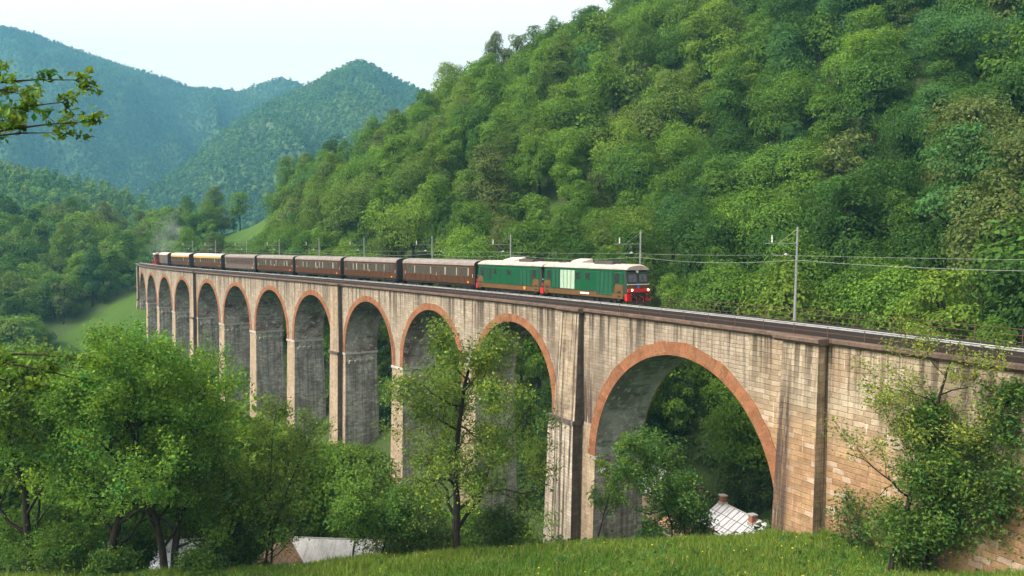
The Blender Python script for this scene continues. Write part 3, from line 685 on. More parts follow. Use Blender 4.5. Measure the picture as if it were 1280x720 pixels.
def ext(prof, x0, x1, mi=0, m=None, caps=True, taper=None):
    """profile (y,z) swept along x"""
    m = m or MB(); n = len(prof)
    for j in range(n):
        q, r = prof[j], prof[(j + 1) % n]
        m.quad([(x0, *q), (x1, *q), (x1, *r), (x0, *r)], None, mi)
    if caps:
        m.quad([(x0, *q) for q in prof[::-1]], None, mi); m.quad([(x1, *q) for q in prof], None, mi)
    return m
def arc_roof(w, z0, h, n=10, under=.0):
    pts = [(w * math.cos(math.pi * k / n), z0 + h * math.sin(math.pi * k / n) ** .75) for k in range(n + 1)]
    return pts
def bogie(x, wb, root, wheel_r=.5, ms=None):
    b = MB(); 
    for sy in (-1, 1):
        b.box((x, sy * 1.02, .58), (wb + 1.3, .1, .24)); b.box((x, sy * 1.02, .42), (.9, .16, .3))
        for sx in (-1, 1): b.box((x + sx * wb / 2, sy * 1.05, .52), (.34, .2, .34))
    b.box((x, 0, .62), (.5, 2., .2)); bo = b.build('bogie', G['black'], root)
    for sx in (-1, 1):
        wv = MB()
        for sy in (-1, 1):
            wv.tube([(x + sx * wb / 2, sy * .70, wheel_r), (x + sx * wb / 2, sy * .84, wheel_r)], wheel_r, 18); wv.tube([(x + sx * wb / 2, sy * .66, wheel_r), (x + sx * wb / 2, sy * .70, wheel_r)], wheel_r + .03, 18)
        wv.tube([(x + sx * wb / 2, -.7, wheel_r), (x + sx * wb / 2, .7, wheel_r)], .08, 8)
        wv.build('wheelset', G['black'], bo)
def win(root, x, z, w, h, yside, W2, fr, gl, name='window', fw=.05, mats=None, curtain=0, f=None):
    m = MB(); y = yside * W2
    m.box((x, y + yside * .0, z), (w, .03, h), 1)
    for sx in (-1, 1): m.box((x + sx * (w / 2 + fw / 2), y + yside * .004, z), (fw, .05, h + 2 * fw), 0)
    for sz in (-1, 1): m.box((x, y + yside * .004, z + sz * (h / 2 + fw / 2)), (w, .05, fw), 0)
    if curtain: m.box((x + (w / 2 - w * curtain / 2) * (1 if curtain > 0 else -1) * .98, y + yside * .018, z), (abs(w * curtain), .012, h * .96), 2)
    return m.build(name, [fr, gl, G['cur']], root)
def buffers(root, xe, sg, mat, zb=1.04, by=.88):
    for sy in (-1, 1):
        m = MB(); m.tube([(xe - sg * .1, sy * by, zb), (xe + sg * .34, sy * by, zb)], .10, 10, 0); m.box((xe + sg * .02, sy * by, zb), (.06, .36, .36), 0)
        b = m.build('buffer', G['black'], root)
        m = MB(); m.tube([(xe + sg * .34, sy * by, zb), (xe + sg * .40, sy * by, zb)], [.22, .24], 16); m.build('buffer_head', G['black'], b)
    m = MB(); m.tube([(xe, 0, zb), (xe + sg * .25, 0, zb), (xe + sg * .33, 0, zb - .12), (xe + sg * .25, 0, zb - .3), (xe + sg * .1, 0, zb - .2)], .045, 6); m.build('coupling_hook', G['black'], root)
    for k, yy in enumerate((-.55, -.38, .38, .55)):
        m = MB(); m.tube([(xe, yy, zb - .1), (xe + sg * .22, yy, zb - .25), (xe + sg * .2, yy, zb - .62), (xe + sg * .05, yy, zb - .7)], .03, 5); m.build('brake_hose', G['red'] if k in (1, 2) else G['black'], root)

def place(u_front, u_rear, near=1.33):
    """vehicle between two sight lines on its near side; returns centre, heading, length"""
    sa, sb = s_at_px(u_front, TRK - near), s_at_px(u_rear, TRK - near)
    A, B = Vector(P(sa, TRK, ZR)), Vector(P(sb, TRK, ZR)); d = A - B
    return (A + B) / 2, math.atan2(d.y, d.x), d.length

def locomotive(label, u_front, u_rear, layout):
    c, hd, Ls = place(u_front, u_rear, 1.40); Lb = Ls; o = empty('diesel_locomotive', c, hd); tag(o, label, 'locomotive', 'green and brown diesel locomotives heading the train')
    h, wd = Lb / 2, 1.40
    zs, zg, zc, zr = .72, 1.24, 2.02, 3.32
    m = MB(); ext([(-wd, zg), (wd, zg), (wd, 3.05), (wd - .10, zr), (-wd + .10, zr), (-wd, 3.05)], -h, h, 0, m); m.build('body', G['green'], o, bevel=.05)
    m = MB(); ext([(-wd - .012, zs), (wd + .012, zs), (wd + .012, zg + .02), (-wd - .012, zg + .02)], -h - .02, h + .02, 0, m); m.build('skirt', G['brown'], o, bevel=.03)
    for sg in (1, -1):
        # raked nose carrying the windscreens
        m = MB(); n0, n1, n2 = h, h + .42, h + .18
        pr = [(n0, zs + .2), (n1, zs + .2), (n1, zc), (n1 - .04, 2.1), (n2, 3.15), (n0, zr + .02)]
        for sy in (-1, 1): m.quad([(sg * x, sy * (wd - (.16 if x > h + .01 else 0.)), z) for x, z in pr], None, 0)
        for (x, z), (x2, z2) in zip(pr, pr[1:]):
            a_, b_ = wd - (.16 if x > h + .01 else 0), wd - (.16 if x2 > h + .01 else 0)
            m.quad([(sg * x, -a_, z), (sg * x, a_, z), (sg * x2, b_, z2), (sg * x2, -b_, z2)], None, 0 if z >= zc - .01 else 1)
        m.build('cab_front', [G['dk'], G['brown']], o, merge=True, bevel=.04)
        # brown wrap of the cab sides
        for sy in (-1, 1):
            m = MB(); y = sy * (wd + .006); q = [(sg * (h - 1.35), y, zg), (sg * h, y, zg), (sg * h, y, zc), (sg * (h - 1.05), y, zc)]
            m.quad(q); m.quad([(x, yy - sy * .02, z) for x, yy, z in q])
            m.build('cab_side_panel', G['brown'], o)
        m = MB(); x = h + .43
        m.box((sg * (h + .41), 0, 2.05), (.06, 2.5, .05)); m.build('waist_line', G['white'], o)
        for sy in (-1, 1):
            m = MB(); q = [(h + .385, 2.22), (h + .255, 2.98)]; ya, yb = .10, 1.10
            p = [(sg * q[0][0], sy * ya, q[0][1]), (sg * q[0][0], sy * yb, q[0][1]), (sg * q[1][0], sy * (yb - .05), q[1][1]), (sg * q[1][0], sy * ya, q[1][1])]
            m.quad(p, None, 1); m.quad([(x_ - sg * .05, y_, z_) for x_, y_, z_ in p], None, 1)
            cc = sum((Vector(v) for v in p), Vector()) / 4
            for a_, b_ in zip(p, p[1:] + p[:1]): m.tube([a_, b_], .035, 5, 0)
            ws = m.build('windscreen', [G['black'], M_glass], o)
            m = MB(); m.tube([(sg * (h + .43), sy * .75, 2.16), (sg * (h + .36), sy * .5, 2.62)], .014, 4); m.build('wiper', G['black'], ws)
        m = MB(); m.tube([(sg * (h + .42), 0, 1.82), (sg * (h + .46), 0, 1.82)], .17, 16); m.build('round_emblem', G['blue'], o)
        m = MB(); m.box((sg * (h + .50), 0, 1.50), (.20, 2.56, .34)); rb = m.build('red_bumper', G['red'], o, bevel=.04)
        for sy in (-1, 1):
            m = MB(); m.tube([(sg * (h + .56), sy * .92, 1.56), (sg * (h + .66), sy * .92, 1.56)], .13, 14, 0); m.tube([(sg * (h + .66), sy * .92, 1.56), (sg * (h + .675), sy * .92, 1.56)], .095, 14, 1)
            m.build('headlight', [G['red'], M_lamp if (sg > 0 and layout == 1) else G['white']], o)
        m = MB(); m.tube([(sg * (h + .14), 0, 3.2), (sg * (h + .26), 0, 3.18)], .12, 12); m.build('top_headlight', G['white'], o)
        m = MB(); m.box((sg * (h + .32), 0, 1.04), (.26, 2.7, .46)); m.build('buffer_beam', G['black'], o)
        for sy in (-1, 1):
            m = MB(); m.box((sg * (h + .36), sy * 1.08, .90), (.36, .58, .66)); m.build('beam_end', G['red'], o, bevel=.03)
        m = MB(); q = [(h + .62, .28), (h + .40, .66)]
        m.quad([(sg * q[0][0], -1.25, q[0][1]), (sg * q[0][0], 1.25, q[0][1]), (sg * q[1][0], 1.25, q[1][1]), (sg * q[1][0], -1.25, q[1][1])]); m.quad([(sg * (q[0][0] - .06), -1.25, q[0][1]), (sg * (q[0][0] - .06), 1.25, q[0][1]), (sg * (q[1][0] - .06), 1.25, q[1][1]), (sg * (q[1][0] - .06), -1.25, q[1][1])])
        m.build('snow_plough', G['black'], o)
        buffers(o, sg * (h + .45), sg, G['red'])
        for sy in (-1, 1):
            win(o, sg * (h - .85), 2.58, .52, .84, sy, wd, G['black'], M_glass, 'cab_window', .05)
            m = MB(); m.tube([(sg * (h - 1.25), sy * (wd + .05), 1.3), (sg * (h - 1.25), sy * (wd + .05), 2.9)], .018, 5); m.build('handrail', G['grille'], o)
            for zz in (.62, .98, 1.38):
                m = MB(); m.box((sg * (h - .55), sy * (wd + .03), zz), (.42, .08, .09)); m.build('step', G['black'], o)
    # roof
    rp = [(-1.32, zr + .015)] + [(1.34 * math.cos(math.pi * (1 - k / 12)), zr + .06 + .46 * math.sin(math.pi * k / 12) ** .8) for k in range(13)] + [(1.32, zr + .015)]
    m = MB(); ext(rp, -h + .1, h - .1, 0, m, caps=True)
    for sg in (1, -1):                                              # hood of the roof over the windscreens
        q = [(y * .93, zr - .02 + (z - zr) * .78) for y, z in rp]
        for j in range(len(rp) - 1):
            m.quad([(sg * (h - .1), *rp[j]), (sg * (h - .1), *rp[j + 1]), (sg * (h + .34), *q[j + 1]), (sg * (h + .34), *q[j])])
        m.quad([(sg * (h + .34), *v) for v in q])
    m.build('roof', G['roof'], o, smooth=False)
    RZ = zr + .50
    def hatch(x, y, l, w_, hh, mat, nm='roof_hatch', tilt=0):
        m = MB(); M = Matrix.Translation((x, y, RZ + hh / 2 - .10 - abs(y) * .25)) @ Matrix.Rotation(-tilt if y < 0 else tilt, 4, 'X'); m.box((0, 0, 0), (l, w_, hh), 0, M); return m.build(nm, mat, o, bevel=.03)
    for f, y, l, w_, hh, mt, nm in layout_roof[layout]:
        hatch(h - f, y, l, w_, hh, G[mt], nm, .22 if abs(y) > .1 else 0)
    # side louvres and windows on both flanks
    for sy in (-1, 1):
        for f0, f1, z0, z1, mt, nb in layout_side[layout]:
            n = nb
            for k in range(n):
                a_ = f0 + (f1 - f0) * k / n; b_ = f0 + (f1 - f0) * (k + 1) / n; m = MB(); xm = h - (a_ + b_) / 2; ww = (b_ - a_) - .07
                m.box((xm, sy * (wd + .012), (z0 + z1) / 2), (ww, .03, z1 - z0), 0)
                ns = 9
                for j in range(ns):
                    zz = z0 + (z1 - z0) * (j + .5) / ns; m.box((xm, sy * (wd + .03), zz), (ww - .08, .03, (z1 - z0) / ns * .45), 0, )
                m.build('louvre_panel', G[mt], o)
        for f, z, w_, hh in layout_win[layout]: win(o, h - f, z, w_, hh, sy, wd, G['black'], M_glass, 'side_window', .04)
        m = MB(); m.box((h - 5.6 if layout == 1 else h - 2.6, sy * (wd + .02), 1.02), (1.35 if layout == 1 else .34, .02, .16 if layout == 1 else .3)); m.build('number_plate', G['white'] if layout == 1 else G['orange'], o)
        m = MB(); m.box((0, sy * (wd + .004), 3.22), (Lb - .1, .03, .06)); m.build('rain_gutter', G['green'], o)
    m = MB()
    for sy in (-1, 1):
        for k in range(9): m.box((-h + 1.2 + (Lb - 2.4) * k / 8, sy * (wd + .003), 2.2), (.025, .02, 1.9))
        m.box((0, sy * (wd + .016), zg + .02), (Lb - .2, .03, .035))
    m.build('panel_seams', G['black'], o)
    for k, (f, yy) in enumerate(((2.6, -.6), (4.9, -.75), (9.6, -.6), (5.2, -.2), (10.9, -.4))):
        m = MB(); m.box((h - f, yy, RZ - .02 - abs(yy) * .25), (.5, .28, .22)); m.build('roof_box', G['hatch'] if k % 2 else G['grille'], o)
    for sx in (-1, 1): bogie(sx * (h - 2.7), 2.5, o, .5)
    m = MB(); m.box((0, 0, .62), (3.4, 2.3, .5)); m.build('fuel_tank', G['black'], o, bevel=.05)
    return o
layout_side = {1: [(1.45, 3.85, .98, 3.16, 'teal', 4), (7.2, 9.65, 1.32, 3.12, 'pale', 4), (9.8, 11.0, 1.32, 3.12, 'teal', 2)],
               2: [(1.5, 3.6, 1.3, 2.95, 'teal', 3), (9.3, 10.4, 1.75, 3.0, 'dk', 1)]}
layout_win = {1: [(5.2, 2.62, .62, .56), (6.75, 2.62, .62, .56)], 2: [(5.6, 2.55, .62, .52), (8.5, 2.62, .6, .52)]}
layout_roof = {1: [(7.0, -.45, 2.3, .9, .12, 'hatch', 'roof_hatch'), (8.2, .15, 2.0, 1.2, .42, 'hatch', 'roof_hatch'), (3.6, -.05, 2.8, 1.5, .34, 'grille', 'roof_grille'), (5.8, .5, .5, .5, .4, 'grille', 'exhaust_stack'), (10.6, .1, 1.2, 1.2, .2, 'grille', 'roof_grille'), (1.7, -.5, .35, .12, .3, 'grille', 'horn')],
               2: [(7.2, -.35, 3.4, 1.0, .14, 'hatch', 'roof_hatch'), (6.9, .2, 2.6, 1.3, .42, 'hatch', 'roof_hatch'), (3.3, -.05, 2.6, 1.5, .34, 'grille', 'roof_grille'), (4.9, .3, .5, .5, .42, 'grille', 'exhaust_stack'), (1.7, -.5, .35, .12, .3, 'grille', 'horn')]}
locomotive('leading green locomotive with lit headlights and pale louvre panels at the head of the train', 778.5, 680.5, 1)
locomotive('second diesel locomotive, coupled between the leading one and the brown coaches', 673.5, 597.5, 2)

def coach(label, u_front, u_rear, kind, group='brown carriages of the train'):
    c, hd, Lb = place(u_front, u_rear, 1.42); o = empty('passenger_coach' if kind != 'van' else 'covered_van', c, hd); tag(o, label, 'coach' if kind != 'van' else 'railway van', group)
    h, wd = Lb / 2, 1.42; zf, zw, zr = .92, 1.86, 3.18
    up = {'plain': G['cb'], 'stripe': G['cu'], 'dark': G['van'], 'van': G['van']}[kind]; lo = {'plain': G['cb'], 'stripe': G['cb'], 'dark': G['van'], 'van': G['van']}[kind]
    m = MB(); ext([(-wd, zf), (wd, zf), (wd, zr), (-wd, zr)], -h, h, 0, m); m.build('body', lo, o, bevel=.05)
    m = MB()
    for sy in (-1, 1): m.box((0, sy * (wd + .006), (zw + 2.98) / 2), (Lb - .12, .02, 2.98 - zw), 0)
    m.build('window_band', G['cu'] if kind != 'van' else G['van'], o)
    m = MB()
    for sy in (-1, 1):
        m.box((0, sy * (wd + .015), zw), (Lb - .04, .04, .05)); m.box((0, sy * (wd + .012), 1.0), (Lb - .04, .04, .08))
        for k in range(13 if kind != 'van' else 7):
            m.box((-h + Lb * (k + .5) / (13 if kind != 'van' else 7), sy * (wd + .01), 1.42), (.035, .03, .8))
    m.build('beading', lo, o)
    rp = [(-wd - .06, zr - .02)] + [((wd + .06) * math.cos(math.pi * (1 - k / 12)), zr + .02 + .62 * math.sin(math.pi * k / 12) ** .72) for k in range(13)] + [(wd + .06, zr - .02)]
    m = MB(); ext(rp, -h - .06, h + .06, 0, m); rf = m.build('roof', G['cream'] if kind in ('stripe', 'van') else G['cr'], o)
    m = MB(); ew = [(-wd + .03, zf), (wd - .03, zf), (wd - .03, zr)] + [(y * .985, z - .03) for y, z in rp[1:-1][::-1]] + [(-wd + .03, zr)]
    ext(ew, h - .02, h + .12, 0, m); m.build('end_wall', G['black'], o); m = MB(); ext(ew, -h - .12, -h + .02, 0, m); m.build('end_wall', G['black'], o)
    if kind in ('plain',):
        m = MB(); m.box((Lb * .12, -.05, zr + .66), (2.4, .7, .16)); m.build('roof_vent', G['grille'], o, bevel=.03)
    if kind == 'stripe':
        for sy in (-1, 1):
            m = MB(); m.box((0, sy * (wd + .05), 3.0), (Lb - .1, .05, .36)); m.build('orange_stripe', G['stripe'], o)
    if kind != 'van':
        nw = 12
        for sy in (-1, 1):
            for k in range(nw):
                x = -h + 1.0 + (Lb - 2.) * (k + .5) / nw
                cur = rnd.choice([0, 0, 0, 0, .3, .2, -.3]) if kind == 'plain' else (rnd.choice([0, 0, .3]) if kind == 'stripe' else 0)
                if kind == 'dark': win(o, x, 2.45, .5, .5, sy, wd + .01, G['van'], M_glass2, 'window', .05)
                else: win(o, x, 2.40, 1.0, .95, sy, wd + .01, G['frame'], M_glass2, 'window', .07, curtain=cur)
            for x in (-h + .5, h - .5) if kind != 'plain' else (-h + .5, -.02, h - .5):
                m = MB(); m.box((x, sy * (wd + .012), 2.0), (.62, .03, 1.9)); d_ = m.build('door', lo, o)
                m = MB(); m.tube([(x + .22, sy * (wd + .05), 1.75), (x + .22, sy * (wd + .05), 2.15)], .02, 5); m.build('door_handle', G['white'], d_)
            m = MB(); m.box((h - 1.3, sy * (wd + .025), 1.18), (.26, .02, .2)); m.build('class_plate', G['orange'], o)
            m = MB(); m.box((0, sy * (wd - .05), .80), (Lb - 1.2, .06, .06)); m.build('footboard', G['black'], o)
    else:
        for sy in (-1, 1):
            m = MB(); m.box((0, sy * (wd + .03), 2.0), (2.0, .05, 2.0)); m.build('sliding_door', G['van'], o)
    m = MB(); m.box((0, 0, .78), (Lb - .3, 2.2, .24)); m.box((1.0, -.7, .52), (2.0, .6, .4)); m.build('underframe', G['black'], o)
    for sg in (1, -1): buffers(o, sg * (h + .06), sg, G['black'])
    for sx in (-1, 1): bogie(sx * (h - 2.6), 2.4, o, .46)
    return o
coach('brown coach with arched grey roof coupled directly behind the second locomotive', 592.5, 503.8, 'plain')
coach('brown coach second in line behind the locomotives, just right of the tall middle pilaster', 495.5, 430.6, 'plain')
coach('brown coach third in line behind the locomotives, above the tall middle pilaster', 425.5, 369.6, 'plain')
coach('brown coach fourth in line behind the locomotives, next to the dull grey-brown coach', 366, 321.6, 'plain')
coach('dull grey-brown coach with small windows, between plain brown and orange-striped coaches', 318.5, 281.4, 'dark')
coach('longer brown coach with an orange stripe under its cream roof, nearest the dull coach', 276.5, 242.5, 'stripe')
coach('shorter brown coach with an orange stripe under its cream roof, next to the grey van', 236.5, 214.2, 'stripe')
coach('short grey-brown covered van with cream roof near the tail of the train', 209.5, 199.5, 'van')
# steam engine at the tail
c, hd, Lb = place(196.5, 186.0, 1.3); o = empty('steam_locomotive', c, hd); h = 5.4
tag(o, 'small steam locomotive with red cab and cream cab roof at the far tail of the train', 'locomotive')
m = MB(); ext([(-1.35, 1.25), (1.35, 1.25), (1.35, 3.15), (-1.35, 3.15)], h - 3.2, h - .5, 0, m); cab = m.build('cab', G['oxide'], o, bevel=.04)
rp = [(1.6 * math.cos(math.pi * (1 - k / 10)), 3.17 + .5 * math.sin(math.pi * k / 10) ** .8) for k in range(11)]
m = MB(); ext(rp, h - 3.9, h + .1, 0, m); m.build('cab_roof', G['cream'], o)
m = MB(); m.tube([(h - 3.2, 0, 2.25), (-h + .6, 0, 2.25)], .78, 18); m.build('boiler', G['black'], o, smooth=True)
m = MB(); m.tube([(-h + 1.2, 0, 2.9), (-h + 1.2, 0, 3.5), (-h + 1.2, 0, 3.95)], [.24, .2, .28], 12); m.build('chimney', G['black'], o)
m = MB(); m.tube([(-.2, 0, 2.9), (-.2, 0, 3.3), (-.2, 0, 3.45)], [.36, .36, .15], 12); m.build('steam_dome', G['black'], o)
m = MB(); m.box((0, 0, 1.15), (Lb if Lb > 2 * h else 2 * h, 2.6, .14)); m.build('running_board', G['black'], o)
for sg in (1, -1):
    m = MB(); m.box((sg * h, 0, 1.05), (.14, 2.7, .5)); m.build('buffer_beam', G['red'], o); buffers(o, sg * (h + .07), sg, G['red'])
for sy in (-1, 1): win(o, h - 1.6, 2.6, .8, .6, sy, 1.36, G['black'], M_glass, 'cab_window')
for k in range(4):
    m = MB()
    for sy in (-1, 1): m.tube([(-3.2 + k * 1.7, sy * .72, .62), (-3.2 + k * 1.7, sy * .86, .62)], .62, 18)
    m.tube([(-3.2 + k * 1.7, -.75, .62), (-3.2 + k * 1.7, .75, .62)], .09, 8); m.build('driving_wheels', G['red'], o)
# its smoke: a real puff of thin grey air
sc_ = Vector(o.matrix_world @ Vector((0, 0, 0))) if False else Vector(c)
bm = bmesh.new(); bmesh.ops.create_icosphere(bm, subdivisions=3, radius=1)
for v_ in bm.verts:
    n_ = float(fbm(np.array([v_.co.x * 1.6]), np.array([v_.co.y * 1.6]), v_.co.z * 1.6, 3, 61)[0]); v_.co *= 1 + .5 * n_
    v_.co = Vector((v_.co.x * 4.6 + v_.co.z * 2.0, v_.co.y * 4.0, v_.co.z * 6.0))
me = bpy.data.meshes.new('smoke'); bm.to_mesh(me); bm.free(); sm = link('smoke', me); sm.location = c + Vector((3.5, -2., 9.2))
ts = NT('engine_smoke'); nz = ts.noise(ts.coord('Object'), .35, 4, .6); dn = ts.ramp(nz, .36, .75, 0, .045)
pv = ts.n('VolumePrincipled', Color=(.62, .64, .70, 1), Density=dn); ts.t.links.new(pv.outputs[0], ts.out.inputs['Volume']); me.materials.append(ts.m); sm['kind'] = 'stuff'
# ================================================================== TREES
def rvec(n, r): v = r.normal(size=(n, 3)); return v / np.linalg.norm(v, axis=1, keepdims=True)
def leaves(p, nrm, size, r, aspect=.55, tint=None):
    """one diamond-shaped folded leaf per point"""
    n = len(p); t = np.cross(nrm, rvec(n, r)); t /= np.linalg.norm(t, axis=1, keepdims=True) + 1e-9; b = np.cross(nrm, t)
    s = (size * (.6 + .8 * r.random(n)))[:, None]
    v = np.stack([p - t * s * .5, p + b * s * aspect * .5 + nrm * s * .1, p + t * s * .5, p - b * s * aspect * .5 + nrm * s * .1], 1).reshape(-1, 3)
    f = np.arange(4 * n).reshape(n, 4); c = np.repeat(tint, 4, 0)
    return v, f, c
def tints(n, clump, r, base=(1, 1, 1), var=.28, yel=.25):
    """leaf colour: differs from clump to clump and leaf to leaf"""
    k = int(clump.max()) + 1; cv = 1 + var * r.normal(size=k).clip(-1.6, 1.6); cy_ = yel * r.normal(size=k)
    v = cv[clump] * (1 + .18 * r.normal(size=n)); y = cy_[clump] + .12 * r.normal(size=n)
    c = np.stack([v * (1 + y), v * (1 + .35 * y), v * (1 - .5 * y)], 1).clip(.12, 3) * np.array(base)
    return c
def blob_crown(seed, h, w_, nl, size, nb=16, shape=1., low=.28, flat=.8):
    r = np.random.default_rng(seed); z0 = h * low
    th = r.random(nb) * 2 * math.pi; zz = np.sort(r.random(nb)) ; prof = (np.sin(np.pi * (.12 + .80 * zz)) ** shape)
    rad = w_ / 2 * prof * (.35 + .6 * r.random(nb))
    c = np.stack([rad * np.cos(th), rad * np.sin(th), z0 + (h - z0) * (.08 + .80 * zz)], 1)
    br = w_ * (.17 + .13 * r.random(nb)) * (.7 + .5 * prof)
    c = np.concatenate([c, [[0, 0, h * .6], [0, 0, h * .45]]]); br = np.concatenate([br, [w_ * .28, w_ * .3]]); nb += 2
    p_ = br ** 2 / (br ** 2).sum(); k = r.choice(nb, nl, p=p_)
    d = rvec(nl, r); d[:, 2] = np.where(d[:, 2] < -.35, -d[:, 2], d[:, 2])
    # lumpy surface: pull in along noise so gaps open
    lump = 1 + .28 * vnoise(d[:, 0] * 2.6 + k * 7, d[:, 1] * 2.6, d[:, 2] * 2.6, seed)
    p = c[k] + d * (br[k] * (.62 + .42 * r.random(nl) ** .6) * lump)[:, None] * np.array([1, 1, flat])
    cd = p - np.array([0, 0, h * .45]); cd /= np.linalg.norm(cd, axis=1, keepdims=True) + 1e-6
    nr = d * .75 + cd * .35 + rvec(nl, r) * .55 + np.array([0, 0, .25]); nr /= np.linalg.norm(nr, axis=1, keepdims=True)
    sub = (vnoise(p[:, 0] / .9, p[:, 1] / .9, p[:, 2] / .9, seed + 3) * 4 + 8).astype(int).clip(0, 15)
    return p, nr, k * 16 + sub, c, br
def simple_trunk(h, r0, c, seed, n=5, mi=1):
    r = random.Random(seed); m = MB(); pts = [(0, 0, -.8)] + [(r.uniform(-.15, .15) * k, r.uniform(-.15, .15) * k, h * .8 * k / n) for k in range(1, n + 1)]
    m.tube(pts, [r0 * (1.25 - 1.0 * k / n) for k in range(n + 1)], 6, mi)
    for q in c[::2]:
        z = max(.25 * h, q[2] - .3 * math.hypot(q[0], q[1])); m.tube([(0, 0, z * .85), (q[0] * .5, q[1] * .5, (z * .85 + q[2]) / 2 + .2), tuple(q)], [r0 * .45, r0 * .3, r0 * .12], 4, mi)
    return m
PROTO = []
SHAPES = [('round-crowned', 10, 8.6, .9, .22), ('broad-crowned', 9.5, 10., .8, .25), ('tall narrow', 13, 6.2, .8, .2), ('pointed conical', 12.5, 7.2, 1.3, .16), ('full oval', 11.5, 8.2, .7, .2), ('lumpy uneven', 10.5, 9., .55, .22), ('domed', 9.5, 8.4, .9, .25), ('slender upright', 12, 5.6, .6, .2)]
def tree_mesh(seed, h, w_, shape, low, nl, size, nb=16):
    p, nr, k, c, br = blob_crown(seed, h, w_, nl, size, nb, shape, low)
    r = np.random.default_rng(seed + 1); v, f, t = leaves(p, nr, size, r, .62, tints(nl, k, r, var=.12, yel=.045))
    m = simple_trunk(h, .02 * h, c, seed); tv = np.array(m.v); tf = np.array([q for q in m.f if len(q) == 4]) + len(v)
    return np.concatenate([v, tv]), np.concatenate([f, tf]), np.concatenate([t, np.ones((len(tv), 3))]), np.concatenate([np.zeros(len(f)), np.ones(len(tf))])
for i, (nm, h, w_, sh, lo) in enumerate(SHAPES):
    v, f, t, mi = tree_mesh(100 + i * 7, h, w_, sh, lo, 11000, .27, 22)
    o = npmesh('broadleaf_tree', v, f, [M_leaf, M_bark], t, False, None, mi); PROTO.append((o.data, nm, h)); bpy.data.objects.remove(o)
LOW = [tree_mesh(500 + i * 3, h, w_, sh, lo, 2100, .58, 16) for i, (nm, h, w_, sh, lo) in enumerate(SHAPES)]
TONES = [('deep green', (.054, .118, .018)), ('mid green', (.080, .156, .020)), ('fresh bright green', (.102, .186, .022)), ('yellow-green', (.122, .192, .025)), ('olive', (.094, .148, .026)), ('greyish olive', (.098, .130, .036)), ('blue-green', (.056, .132, .036)), ('dark green', (.040, .092, .016))]

RID = np.array([(225, 345), (270, 330), (330, 315), (380, 300), (440, 285), (500, 270), (610, 252), (700, 238), (850, 225), (1100, 222), (1400, 225)], float)
LIM = np.array([(-100, 392), (50, 396), (91, 428), (170, 452), (240, 478), (300, 505), (360, 520), (372, 540), (405, 562), (430, 545), (480, 545), (495, 590), (560, 615), (680, 648), (700, 655), (760, 640), (800, 560), (960, 600), (985, 5000), (1400, 5000)], float)
HOUSES = [(25.7, 72.4, 5.5), (-23, 66, 6), (-10, 66, 6.5), (-16, 66, 4), (22.9, 85, 5.5), (20, 71, 4.5)]
cand = []
st = 6.3
X0, Y0 = np.meshgrid(np.arange(-262, 190, st), np.arange(57, 352, st))
X0 = (X0 + rng.uniform(-.42, .42, X0.shape) * st).ravel(); Y0 = (Y0 + rng.uniform(-.42, .42, Y0.shape) * st).ravel()
X1, Y1 = np.meshgrid(np.arange(-150, 30, 4.4), np.arange(64, 235, 4.4)); X1 = (X1 + rng.uniform(-.4, .4, X1.shape) * 4.4).ravel(); Y1 = (Y1 + rng.uniform(-.4, .4, Y1.shape) * 4.4).ravel(); _s1, _o1 = s_off(X1, Y1); _k1 = (_o1 < -7) & (_s1 > -10) & (_s1 < 205)
X0 = np.concatenate([X0, X1[_k1]]); Y0 = np.concatenate([Y0, Y1[_k1]])
Z0 = HT(X0, Y0); S_, O_ = s_off(X0, Y0)
for x, y, z, s_, of in zip(X0, Y0, Z0, S_, O_):
    ti = rnd.randrange(len(SHAPES)); sc_ = rnd.choice([.6, .75, .88, .95, 1., 1.1, 1.25]) * rnd.uniform(.92, 1.08); h = SHAPES[ti][1] * sc_ * 1.22
    if -7.5 < of < (8.5 if s_ < 4 else 11.5) and -80 < s_ < 214: continue
    if s_ < 4 and 8 < of < 13 and h > 9: h *= .75; sc_ *= .75
    if s_ > 214 and -2 < of < 7: continue
    if any((x - a) ** 2 + (y - b) ** 2 < (c + 1.5) ** 2 for a, b, c in HOUSES): continue
    if in_clear(x, y): continue
    u, v = project(x, y, z + h); ub, vb = project(x, y, z)
    if u < -60 or u > 1345 or vb < -20: continue
    if y > np.interp(u, RID[:, 0], RID[:, 1]) + 10 and u > 225: continue
    front = of < 0 and s_ < 210
    if of >= 11.5 and s_ < 206 and y < 100 and h > 9 and x > 30 and of < 20: sc_ *= .75; h *= .75
    if front:
        if y < 66 and -40 < x < 30: continue
        lim = np.interp(u, LIM[:, 0], LIM[:, 1]); wd = 5 * F / y * .8
        lim = max(np.interp(uu, LIM[:, 0], LIM[:, 1]) for uu in (u - wd * .7, u, u + wd * .7))
        if lim > 2000: continue
        need = (PY - lim) ; hmax = at_depth(u, lim, y)[2] - z
        if hmax < 3.2: continue
        if h > hmax: sc_ *= hmax / h; h = hmax
    if in_clear(x + 0, y - 9) and not front and rnd.random() < .75: continue
    cand.append((x, y, z, s_, of, ti, sc_, h, u, v, vb, front))
